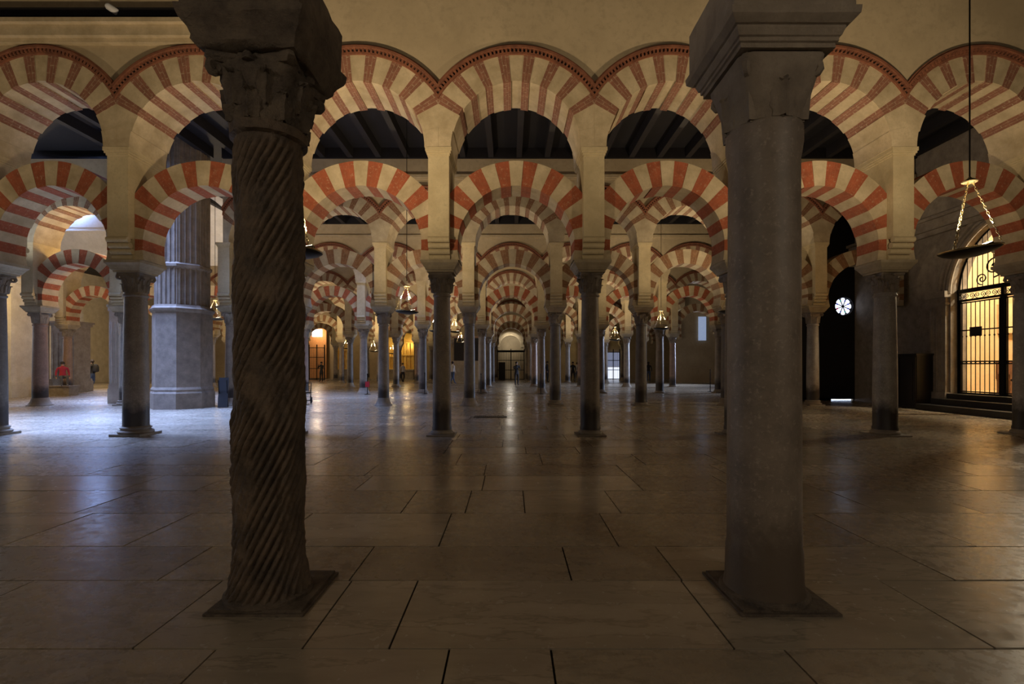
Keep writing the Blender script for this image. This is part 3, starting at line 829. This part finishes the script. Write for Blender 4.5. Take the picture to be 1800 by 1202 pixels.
# back walls and right closing walls
mb = MB(); mb.box(-34, 20, 49.6, 50, 0, 8.8)
struct('wall_back', mb, M['wall'])
mb = MB(); mb.box(-34.3, -34, -4, 50, 0, 8.8)
struct('wall_left', mb, M['whitestone'])
mb = MB(); mb.box(13.3, 17.5, 38.9, 39.2, 0, 8.8); mb.box(13.75, 14.2, YS, 24.2, 0, 8.8)
struct('wall_alcove', mb, M['wall'])
mb = MB(); mb.box(17.5, 17.8, YS, 50, 0, 8.8)
struct('wall_far_right', mb, M['wall'])
mb = MB(); mb.box(-34, 20, -4.5, -4, 0, 8.8)
struct('wall_behind', mb, M['wall'])
mb = MB(); mb.box(-34, -14.2, 10.4, 10.8, 5.0, 8.8); 
struct('wall_upper_left', mb, M['wall'])

# great pier on the left
def moulded_pier(name, label, x, y, w, h, mat, ribs=True):
    t = thing(name, label, 'pier', (x, y, 0))
    def octo(r, z): 
        c = r*math.cos(PI/8); k = r*math.sin(PI/8)
        return [(c, -k), (c, k), (k, c), (-k, c), (-c, k), (-c, -k), (-k, -c), (k, -c)]
    def stack(prof):
        mb = MB(); vs = []; 
        for r, z in prof: vs += [(a, b, z) for a, b in octo(r, z)]
        m = len(prof); fs = [tuple(range(7, -1, -1)), tuple((m-1)*8+i for i in range(8))]
        for j in range(m-1): fs += [(j*8+i, j*8+(i+1) % 8, (j+1)*8+(i+1) % 8, (j+1)*8+i) for i in range(8)]
        mb.add(vs, fs); return mb
    obj('base', stack([(w*1.08, 0), (w*1.08, .5), (w*1.04, .56), (w*1.05, .62), (w, .70)]), mat, t, smooth=False)
    obj('body', stack([(w, .70), (w, 3.1)]), mat, t, smooth=False)
    obj('moulding', stack([(w, 3.1), (w*1.07, 3.16), (w*1.09, 3.22), (w*1.02, 3.28), (w, 3.34)]), mat, t, smooth=False)
    mb = stack([(w*.9, 3.34), (w*.9, h)])
    if ribs:
        for i in range(8):
            for k in range(4):
                a, b = octo(w*.9, 0)[i], octo(w*.9, 0)[(i+1) % 8]; q = (k+.5)/4
                px, py = a[0]+(b[0]-a[0])*q, a[1]+(b[1]-a[1])*q
                mb.tube([(px, py, 3.36), (px, py, 4.55)], .035, 6); mb.tube([(px, py, 4.7), (px, py, h-.1)], .03, 6)
        mb2 = stack([(w*.9, 4.5), (w*.98, 4.56), (w*.98, 4.64), (w*.9, 4.7)]); mb.add(mb2.v, mb2.f)
    obj('ribbed_upper_shaft', mb, mat, t, smooth=True)
    return t
moulded_pier('compound_pier', 'great octagonal grey stone pier with ribbed upper part, left of the spiral column', -10.9, 16.1, .86, 8.7, M['pierstone'])
# pale day-lit pilasters and piers
def block_pier(x, y, wx, wy, h, mat, label, bead=False):
    t = thing('stone_pier', label, 'pier', (x, y, 0))
    mb = MB(); mb.box(-wx*.58, wx*.58, -wy*.58, wy*.58, 0, .55); mb.box(-wx*.54, wx*.54, -wy*.54, wy*.54, .55, .68); obj('base', mb, mat, t, smooth=False)
    mb = MB(); mb.box(-wx/2, wx/2, -wy/2, wy/2, .68, h)
    for k in range(5):
        px = -wx/2+wx*(k+.5)/5; mb.tube([(px, -wy/2, .75), (px, -wy/2, h-.4)], .05 if k % 2 else .03, 8)
    if bead:
        for s in (-1, 1):
            for k in range(26): mb.lathe([(.001, -.05), (.05, 0), (.001, .05)], 6, mat=Matrix.Translation((s*wx*.5, -wy/2-.02, .8+k*.095)), caps=False)
    obj('body', mb, mat, t)
    mb = MB(); mb.box(-wx*.56, wx*.56, -wy*.56, wy*.56, h-.02, h+.12); mb.box(-wx*.62, wx*.62, -wy*.62, wy*.62, h+.12, h+.22); obj('moulding', mb, mat, t, smooth=False)
block_pier(P(10, 21.5), 21.5, 1.5, 1.0, 5.0, M['whitestone'], 'bright day-lit white stone pier at the far left edge')
block_pier(P(83, 24.5), 23.6, 1.0, 1.0, 3.9, M['greystone'], 'carved beige pier with beaded edges behind the leftmost column', True)
block_pier(P(128, 26.0), 25.9, 1.2, 1.0, 3.5, M['greystone'], 'plain beige wall pier right of the beaded carved pier')
block_pier(P(210, 17.9), 17.9, .40, .45, 3.4, M['whitestone'], 'slim pale pilaster pier day-lit in blue beside the great pier')
# white vault beyond the left arches
mb = MB(); vs = []; fs = []; K = 20
for i in range(K+1):
    a = PI*i/K
    for x in (-31, -11.9): vs.append((x, 20.7-3.1*math.cos(a)*1.0, 6.3+2.3*math.sin(a)))
for i in range(K): fs.append((2*i, 2*i+1, 2*i+3, 2*i+2))
mb.add(vs, fs)
vs2 = [(x, y, z+.12) for x, y, z in vs]; mb.add(vs2, [tuple(reversed(f)) for f in fs])
struct('trim_vault', mb, M['whiteplaster'], smooth=True)
# assumed windows in the cathedral part, added to bring in cool light
def dwin(x, y, z, w, h, rz, name):
    t = struct(name, (lambda m: (m.box(-w/2, w/2, -.02, .02, -h/2, h/2), m)[1])(MB()), M['glass_day'], (x, y, z)); t.rotation_euler = (0, 0, rz)
    mb = MB()
    for k in range(4): mb.box(-w/2+w*k/3-.04, -w/2+w*k/3+.04, -.06, .06, -h/2, h/2)
    for k in range(4): mb.box(-w/2, w/2, -.06, .06, -h/2+h*k/3-.04, -h/2+h*k/3+.04)
    obj('window_frame', mb, M['whitestone'], t, smooth=False)
    return t
dwin(-33.6, 21, 4.0, 5.5, 4.6, PI/2, 'window_assumed_1')
dwin(-33.6, 13, 4.0, 5.5, 4.6, PI/2, 'window_assumed_2')
dwin(-33.6, 29, 4.0, 5.5, 4.6, PI/2, 'window_assumed_3')

# ------------------------------------------------------------------ far chapels
def gate(x, y, w, h, label, bars_n=9):
    t = thing('iron_gate', label, 'gate', (x, y, 0))
    mb = MB()
    for i in range(bars_n):
        px = -w/2+w*(i+.5)/bars_n; mb.tube([(px, 0, .05), (px, 0, h)], .014, 5)
    obj('bars', mb, M['iron'], t)
    mb = MB()
    for z in (.05, h*.35, h*.7, h): mb.box(-w/2, w/2, -.02, .02, z-.03, z+.03)
    for s in (-1, 0, 1): mb.box(s*w/2-.04, s*w/2+.04, -.04, .04, 0, h+.3)
    obj('frame', mb, M['iron'], t, smooth=False)
    return t
def retable(x, y, w, h, label):
    t = thing('altarpiece', label, 'altarpiece', (x, y, 0))
    mb = MB(); mb.box(-w/2, w/2, -.3, .3, 0, .9); mb.box(-w/2-.08, w/2+.08, -.36, .36, .9, 1.0); obj('altar_block', mb, M['greystone'], t, smooth=False)
    mb = MB(); mb.box(-w/2, w/2, .1, .3, 1.0, h)
    for z in (1.0, 1.0+(h-1)*.38, 1.0+(h-1)*.72): mb.box(-w/2-.05, w/2+.05, -.1, .12, z, z+.1)
    for tier in range(2):
        z0, z1 = 1.1+(h-1)*(.0, .38)[tier], 1.0+(h-1)*(.38, .72)[tier]
        for i in range(5): 
            px = -w/2+w*i/4; mb.lathe([(.06, z0), (.045, z0+.05), (.05, (z0+z1)/2), (.04, z1-.06), (.07, z1)], 10, cx=px, cy=-.02)
    pts = [(w/2*math.cos(a), h*.86+.14*h*math.sin(a)) for a in [PI*i/12 for i in range(13)]]; mb.prism_xz(pts, .0, .3)
    obj('gilded_screen', mb, M['gold'], t)
    return t
retable(P(714, 48), 48, 1.5, 4.6, 'tall gilded altarpiece glowing left of the central aisle, right one of two')
retable(P(689, 48), 48.2, .9, 4.2, 'narrow gilded altarpiece glowing just left of the wider one')
retable(P(1043, 48), 48, 1.3, 4.4, 'gilded altarpiece glowing right of the central aisle')
retable(P(602, 48), 48.4, 1.2, 3.6, 'dim gilded altarpiece in the far left background')
gate(P(557, 46.8), 46.8, 1.5, 3.1, 'black iron gate before the orange lit far-left chapel')
gate(P(1078, 48), 48, 1.3, 2.7, 'iron gate before the white lit doorway at the far right')
gate(P(898, 47.0), 47.0, 2.6, 2.7, 'wide dark iron screen closing the end of the central aisle', 16)
# central end arch
mb = MB(); cxx = P(897, 48.6)
for i in range(13):
    a, b = -100+200*i/13, -100+200*(i+1)/13; mb.prism_xz(sector(a, b, 1.05, 1.35, 3.35, 4), -.2, .2, 0)
for s in (-1, 1): mb.box(s*1.2-.22, s*1.2+.22, -.2, .2, 0, 3.2)
o = obj('chapel_arch', mb, M['cream'], None, (cxx, 48.6, 0), smooth=False); tag(o, 'pale round-headed arch behind the iron screen ending the central aisle', 'arch')
mb = MB(); mb.box(-1.7, 1.7, -.08, .08, 2.72, 2.86); o = obj('tie_beam', mb, M['iron'], None, (cxx, 46.9, 0), smooth=False); tag(o, 'black horizontal tie beam across the top of the far iron screen', 'beam')
mb = MB(); mb.box(-.32, .32, -.2, .2, 0, 1.7); mb.box(-.28, .28, -.22, -.2, .1, 1.6)
o = obj('loudspeaker_box', mb, M['sign'], None, (P(882, 45), 46.3, 0), smooth=False); tag(o, 'black upright panel standing left in front of the far iron screen', 'panel')
# partition with black window panels
t = thing('partition', 'pale masonry partition with black window panels between two far columns', 'partition', (P(825, 37.2), 37.2, 0))
mb = MB(); mb.box(-1.3, 1.3, -.15, .15, 0, 1.75); obj('body', mb, M['cream2'], t, smooth=False)
for px in (-.75, .75):
    mb = MB(); mb.box(px-.42, px+.42, -.05, .05, 1.75, 3.5); obj('window_panel', mb, M['sign'], t, smooth=False)
mb = MB(); mb.box(-1.3, 1.3, -.1, .1, 3.5, 3.62); mb.box(-.33, .33, -.08, .08, 1.75, 3.5); obj('frame', mb, M['woodbrown'], t, smooth=False)
# white lit door
mb = MB(); mb.box(-.65, .65, -.04, .04, 1.25, 2.7); o = struct('window_6', mb, plain('dusk_glass', (.5,.6,.8), .4, 0, (.5, .58, .9), .3), (P(1078, 49.4), 49.45, 0))
mb = MB(); mb.box(-.65, .65, -.04, .04, 0.05, 1.2); o = struct('door_1', mb, plain('daylit_doorway', (.5,.6,.8), .4, 0, (.75, .82, 1), 1.3), (P(1078, 49.4), 49.45, 0))
mb = MB(); mb.box(-.5, .5, -.04, .04, 0, 1.9); o = struct('window_4', mb, plain('dim_blue_glass', (.5,.6,.8), .4, 0, (.5, .65, 1), .35), (15.4, 38.8, 3.4)); o.scale = (.6, 1, 1)
mb = MB(); mb.box(-.9, .9, -.04, .04, .1, 5.2); o = struct('wall_orange_chapel', mb, plain('orange_lit_plaster', (.75, .36, .14), .8), (P(557, 49), 49.2, 0))  # orange lamplight of the chapel is put into this wall colour
mb = MB(); mb.box(-.5, .5, -.03, .03, 0, .75)
o = struct('window_5', mb, M['glass_day'], (P(557, 49), 49.1, 4.3))

# ------------------------------------------------------------------ people
def person(x, y, label, shirt, legs, hgt=1.7, rz=0, pose='stand', z=0):
    s = hgt/1.72
    J = {}
    def v(n, co, r): J[n] = (Vector(co)*s, r*s)
    v('pel', (0, 0, .93), .135); v('waist', (0, 0, 1.08), .125); v('chest', (0, .01, 1.30), .145); v('neckb', (0, .01, 1.44), .075); v('neck', (0, 0, 1.52), .052); v('headc', (0, -.01, 1.62), .088); v('headt', (0, -.005, 1.69), .07)
    ed = [('pel', 'waist'), ('waist', 'chest'), ('chest', 'neckb'), ('neckb', 'neck'), ('neck', 'headc'), ('headc', 'headt')]
    for sd, q in ((-1, 'l'), (1, 'r')):
        stp = .10 if pose == 'walk' else .02
        if pose == 'sit':
            v('hip'+q, (sd*.10, -.04, .90), .095); v('knee'+q, (sd*.12, -.42, .92), .065); v('ank'+q, (sd*.12, -.44, .50), .045); v('toe'+q, (sd*.13, -.58, .46), .035)
        else:
            v('hip'+q, (sd*.10, 0, .84), .098); v('knee'+q, (sd*.11, -.02-stp*sd*.5, .48), .065); v('ank'+q, (sd*.11, stp*sd*1.2, .09), .045); v('toe'+q, (sd*.13, stp*sd*1.2-.14, .035), .035)
        v('sho'+q, (sd*.19, .01, 1.38), .06)
        if pose == 'photo':
            v('elb'+q, (sd*.24, -.12, 1.16), .043); v('wri'+q, (sd*.09, -.28, 1.42), .03); v('han'+q, (sd*.05, -.31, 1.49), .032)
        else:
            v('elb'+q, (sd*.26, .04, 1.12), .043); v('wri'+q, (sd*.26, -.06, .88), .03); v('han'+q, (sd*.25, -.09, .79), .034)
        ed += [('pel', 'hip'+q), ('hip'+q, 'knee'+q), ('knee'+q, 'ank'+q), ('ank'+q, 'toe'+q), ('chest', 'sho'+q), ('sho'+q, 'elb'+q), ('elb'+q, 'wri'+q), ('wri'+q, 'han'+q)]
    names = list(J); me = bpy.data.meshes.new('person')
    me.from_pydata([J[n][0] for n in names], [(names.index(a), names.index(b)) for a, b in ed], [])
    o = bpy.data.objects.new('person', me); C.objects.link(o)
    md = o.modifiers.new('s', 'SKIN'); 
    for i, n in enumerate(names): me.skin_vertices[0].data[i].radius = (J[n][1], J[n][1]*(.75 if n in ('chest', 'waist', 'pel') else 1))
    me.skin_vertices[0].data[0].use_root = True
    o.modifiers.new('d', 'SUBSURF').levels = 2
    dg = bpy.context.evaluated_depsgraph_get(); nm = bpy.data.meshes.new_from_object(o.evaluated_get(dg))
    o.modifiers.clear(); o.data = nm
    nm.materials.clear()
    for m in (M[shirt], M[legs], M['skin'], M['hair']): nm.materials.append(m)
    for f in nm.polygons:
        c = f.center/s; k = 0
        if c.z < .93 and abs(c.x) < .22: k = 1
        if pose == 'sit' and c.z < .98: k = 1
        if c.z > 1.5: k = 2
        if c.z > 1.5 and (c.y > .02 or c.z > 1.68): k = 3
        if abs(c.x) > .2 and c.z < .9: k = 2
        f.material_index = k; f.use_smooth = True
    o.location = (x, y, z-(.43*s if pose == 'sit' else 0)); o.rotation_euler = (0, 0, rz)
    tag(o, label, 'person')
    mb = MB(); mb.lathe([(.001, .085), (.045, .078), (.085, .04), (.098, 0), (.094, -.05), (.07, -.09)], 14, caps=False, mat=Matrix.Translation((0, .012*s, 1.645*s)) @ Matrix.Rotation(R(-22), 4, 'X') @ Matrix.Scale(s, 4))
    h = obj('hair', mb, M['hair'], o)
    return o
person(P(908, 34), 34, 'person in black standing in the central aisle with raised arms', 'clothblack', 'clothblack', 1.66, .4, 'photo')
person(P(565, 41), 41, 'person in black standing before the orange lit chapel', 'clothblack', 'clothblack', 1.7, -.3, 'photo')
person(P(797, 37), 36.5, 'person in white shirt and blue trousers beside the second arcade column', 'clothwhite', 'jeans', 1.7, 2.4, 'walk')
o = person(P(162, 28.5), 28.5, 'person in black jacket and blue jeans with backpack by the far-left wall', 'clothblack', 'jeans', 1.72, -1.4, 'walk')
mb = MB(); mb.lathe([(.03, 1.0), (.13, 1.02), (.155, 1.1), (.15, 1.3), (.11, 1.42), (.03, 1.46)], 16, cy=.19); obj('backpack', mb, M['clothblack'], o)
o = person(P(103, 22.2), 22.4, 'person in red seated at the foot of the carved pier', 'clothred', 'clothgrey', 1.5, .9, 'sit', .45)
mb = MB(); mb.box(-.5, .5, -.25, .25, 0, .42); mb.box(-.55, .55, -.3, .3, .42, .46)
o = obj('stone_bench', mb, M['greystone'], None, (P(103, 22.2), 22.42, 0), smooth=False); tag(o, 'stone bench under the seated person in red', 'bench')
person(P(1007, 41), 41, 'person in black standing left of two others near the right gilded altarpiece', 'clothblack', 'clothblack', 1.7, .2, 'stand')
person(P(1015, 42), 42.3, 'person in white shirt standing near the right gilded altarpiece', 'clothwhite', 'jeans', 1.65, -.6, 'stand')
person(P(1022, 40), 40.6, 'person in grey in front of the right gilded altarpiece', 'clothgrey', 'clothblack', 1.72, 2.6, 'walk')
person(P(962, 40), 40.0, 'person in black half hidden by a column right of the central aisle', 'clothblack', 'clothblack', 1.75, 1.2, 'stand')
person(P(707, 40), 40.2, 'person in white shirt before the wider gilded altarpiece', 'clothwhite', 'clothblack', 1.6, .8, 'walk')
person(P(1141, 41), 41.2, 'person in dark clothes beside the far right columns', 'clothblack', 'jeans', 1.7, 2.8, 'stand')

# ------------------------------------------------------------------ small props
def post(x, y, label, h=1.0, red=False):
    t = thing('barrier_post', label, 'post', (x, y, 0), 0, 'barrier posts')
    mb = MB(); mb.lathe([(.15, 0), (.15, .015), (.06, .03), (.02, .04)], 20); obj('foot', mb, M['iron'], t)
    mb = MB(); mb.lathe([(.02, .035), (.02, h-.06), (.03, h-.05), (.03, h)], 12); obj('pole', mb, M['iron'], t)
    if red:
        mb = MB(); mb.box(-.10, .10, -.03, .03, h*.36, h*.62); obj('sign_plate', mb, M['redp'], t, smooth=False)
post(P(69, 17.2), 17.3, 'black barrier post with red tag beside the leftmost column', 1.0, True)
post(P(638, 22.5), 23.2, 'black barrier post with red tag before a fourth-arcade column', 1.0, True)
post(P(744, 23.2), 23.6, 'black barrier post before the fourth-arcade column left of the aisle', 1.05)
post(P(845, 23.4), 23.6, 'black barrier post at the fourth arcade, left side of the aisle', 1.0)
post(P(951, 23.4), 23.6, 'black barrier post at the fourth arcade, right side of the aisle', 1.0)
post(P(1243, 26), 25.6, 'black barrier post before the dark right columns', 1.2)
t = thing('sign_stand', 'dark sloping sign stand at the foot of the great pier', 'stand', (P(391, 15.8), 15.8, 0), R(20))
mb = MB(); mb.box(-.14, .14, -.012, .012, 0, 1.0, 0, Matrix.Rotation(R(-14), 4, 'X') @ Matrix.Translation((0, 0, .02))); obj('panel', mb, M['sign'], t, smooth=False)
for s in (-1, 1):
    mb = MB(); mb.tube([(s*.12, .22, .02), (s*.12, .02, .92)], .014, 6); obj('leg', mb, M['iron'], t)
# folded wheelchair-like trolley behind the spiral column
t = thing('trolley', 'small dark wheeled trolley peeking out behind the spiral column', 'trolley', (P(537, 17.6), 17.7, 0), .3)
for x in (-.16, .16):
    for y in (-.16, .16):
        mb = MB(); mb.tube([(x, y+.10*math.cos(a), .115+.10*math.sin(a)) for a in [2*PI*i/20 for i in range(20)]], .016, 6, closed=True); mb.tube([(x-.02, y, .115), (x+.02, y, .115)], .025, 8)
        for k in range(3): mb.tube([(x, y+.1*math.cos(k*PI/3), .115+.1*math.sin(k*PI/3)), (x, y-.1*math.cos(k*PI/3), .115-.1*math.sin(k*PI/3))], .006, 5)
        obj('wheel', mb, M['iron'], t)
mb = MB()
for x in (-.14, .14): mb.tube([(x, -.16, .12), (x, .0, .45), (x, .2, .75)], .014, 6); mb.tube([(x, .16, .12), (x, -.12, .5)], .014, 6)
mb.tube([(-.14, .2, .75), (.14, .2, .75)], .014, 6); mb.box(-.15, .15, -.16, .1, .38, .42); mb.tube([(-.16, -.16, .115), (.16, -.16, .115)], .01, 6); mb.tube([(-.16, .16, .115), (.16, .16, .115)], .01, 6)
obj('frame', mb, M['iron'], t)
# floor grate
t = thing('floor_grate', 'narrow slotted metal grate set in the floor of the central aisle', 'grate', (P(862, 13.1), 13.1, 0))
mb = MB(); mb.box(-.44, .44, -.15, .15, .001, .008); obj('tray', mb, M['sign'], t, smooth=False)
mb = MB()
for i in range(15): mb.box(-.40+i*.056, -.38+i*.056, -.13, .13, .008, .014)
mb.box(-.45, .45, -.16, -.145, .001, .015); mb.box(-.45, .45, .145, .16, .001, .015); obj('slats', mb, M['bronze'], t, smooth=False)
# stone string course and dark beam at upper left
mb = MB()
for d, z0, z1 in ((.10, 7.50, 7.58), (.18, 7.58, 7.78), (.26, 7.78, 7.86)): mb.box(-14.5, -5.55, rowY[2]-.5-d, rowY[2]-.4, z0, z1)
struct('trim_string_course', mb, M['cream'])
mb = MB(); mb.box(-14.5, -5.9, rowY[2]-.62, rowY[2]-.4, 7.99, 8.14); struct('trim_beam_left', mb, M['beam'])
t = thing('spotlight', 'small white spotlight fixed above the dark beam at upper left', 'lamp', (P(190, 9.0), 9.06, ZZ(10, 9.0)))
mb = MB(); mb.lathe([(.045, -.12), (.06, -.10), (.06, .05), (.035, .08)], 16, mat=Matrix.Rotation(R(-60), 4, 'Y') @ Matrix.Rotation(R(30), 4, 'X')); obj('housing', mb, M['clothwhite'], t)
mb = MB(); mb.box(-.015, .015, -.01, .16, -.02, .02); mb.box(-.05, .05, .14, .17, -.08, .08); obj('bracket', mb, M['iron'], t, smooth=False)

# ------------------------------------------------------------------ light
def up(x, y, z, p, size=.3, rot=(PI, 0, 0), col=WARM):
    o = add_light('AREA', 'lamp_and_fill_glow', (x, y, z), p, col, shape='DISK', size=size); o.rotation_euler = rot; return o
LP = 210
up(5.70, 6.0, 3.12, LP*1.0); up(-2.74, 6.2, 3.15, LP*1.15)
up(-12.3, 6.2, 2.99, LP*.5); 
for x, y, z in LAMPS: up(x, y, z+.36, LP*(.65 if y < 18 else .8 if y < 21 else 1.0))
COOL = (.32, .48, 1.0)
def area(name, loc, tgt, p, sx, sy, col):
    o = add_light('AREA', name, loc, p, col, shape='RECTANGLE', size=sx, size_y=sy)
    l_spread = R(80) if name == 'assumed_daylight' else PI
    o.data.spread = l_spread
    o.rotation_euler = (Vector(tgt)-Vector(loc)).to_track_quat('-Z', 'Y').to_euler(); return o
area('assumed_daylight', (-12.4, 12.8, 8.35), (-10.0, 12.0, 0), 1300, 5, 3, COOL)  # assumed overhead source for the blue floor patch, no skylight built
area('assumed_daylight', (-6.5, 20.5, 8.35), (-7.5, 20.6, 0), 250, 5, 2, COOL)  # assumed source over the third nave floor, ceiling has no opening here
area('assumed_daylight', (-16.5, 18.7, 7.35), (-14, 20.0, 0), 700, 3, 3, COOL)  # assumed source tucked behind the vault's front lip, no window there
area('assumed_daylight', (-26, 29, 7), (-24, 23, 1), 350, 3, 3, COOL)  # assumed source well inside the added left windows, nothing built here
area('assumed_daylight', (16.8, 36, 4.0), (0, 30, 1.5), 550, 2, 4, (.6, .72, 1))  # assumed source for the columns' blue right edges, no window at this spot
area('assumed_daylight', (16.8, 27, 4.0), (4, 26, 0), 140, 2, 3, (.6, .72, 1))  # second assumed source on the right, also without a window
up(-16, 15.0, 4.9, 42, .8, (PI, 0, 0), (.88, .92, 1))  # added cool uplight to brighten the white vault, no lamp hangs here
add_light('POINT', 'warm_wall_lamp', (-14.2, 17.75, 5.35), 110, (1, .60, .16), shadow_soft_size=.1)  # assumed warm source for the gold-lit arch soffit, no fixture built
add_light('POINT', 'lamp_and_fill_glow', (-4.2, -2.6, 3.7), 95, (1, .88, .72), shadow_soft_size=.3)  # added fill behind the camera for front columns and floor, not a lamp
add_light('POINT', 'lamp_and_fill_glow', (4.6, -2.2, 3.7), 95, (1, .88, .72), shadow_soft_size=.3)  # second added fill light behind the camera, no fixture here
add_light('POINT', 'lamp_and_fill_glow', (P(897, 48), 47.9, 3.9), 60, (1, .92, .78), shadow_soft_size=.15)
add_light('POINT', 'chapel_glow', (P(557, 48), 48.0, 4.6), 120, (1, .72, .42), shadow_soft_size=.2)
for px in (714, 689, 1043): add_light('POINT', 'altar_glow', (P(px, 47), 46.9, 3.4), 38, (1, .75, .35), shadow_soft_size=.1)
for x, y, z, p in ((-20.5, 18.9, 4.3, 230), (-24, 27.5, 3.8, 380), (-27.5, 34, 4.0, 350), (-15.5, 35, 3.3, 120), (-17.5, 28, 4.5, 90)):
    add_light('POINT', 'warm_wall_lamp', (x, y, z), p, (1, .68, .28), shadow_soft_size=.15)
w = bpy.data.worlds.new('World'); bpy.context.scene.world = w; w.use_nodes = True
w.node_tree.nodes['Background'].inputs[0].default_value = (.4, .35, .3, 1); w.node_tree.nodes['Background'].inputs[1].default_value = .02

# ------------------------------------------------------------------ camera
cd = bpy.data.cameras.new('Camera'); cam = bpy.data.objects.new('Camera', cd); C.objects.link(cam)
cam.location = (0, 0, 1.4); cam.rotation_euler = (PI/2, 0, 0)
cd.sensor_width = 36; cd.lens = 17.0; cd.shift_x = 3/1800; cd.shift_y = 41/1800; cd.clip_end = 200; cd.clip_start = .05
sc = bpy.context.scene; sc.camera = cam
sc.view_settings.view_transform = 'Standard'; sc.view_settings.look = 'None'; sc.view_settings.gamma = 1; sc.view_settings.use_curve_mapping = False
sc.view_settings.exposure = 0.12
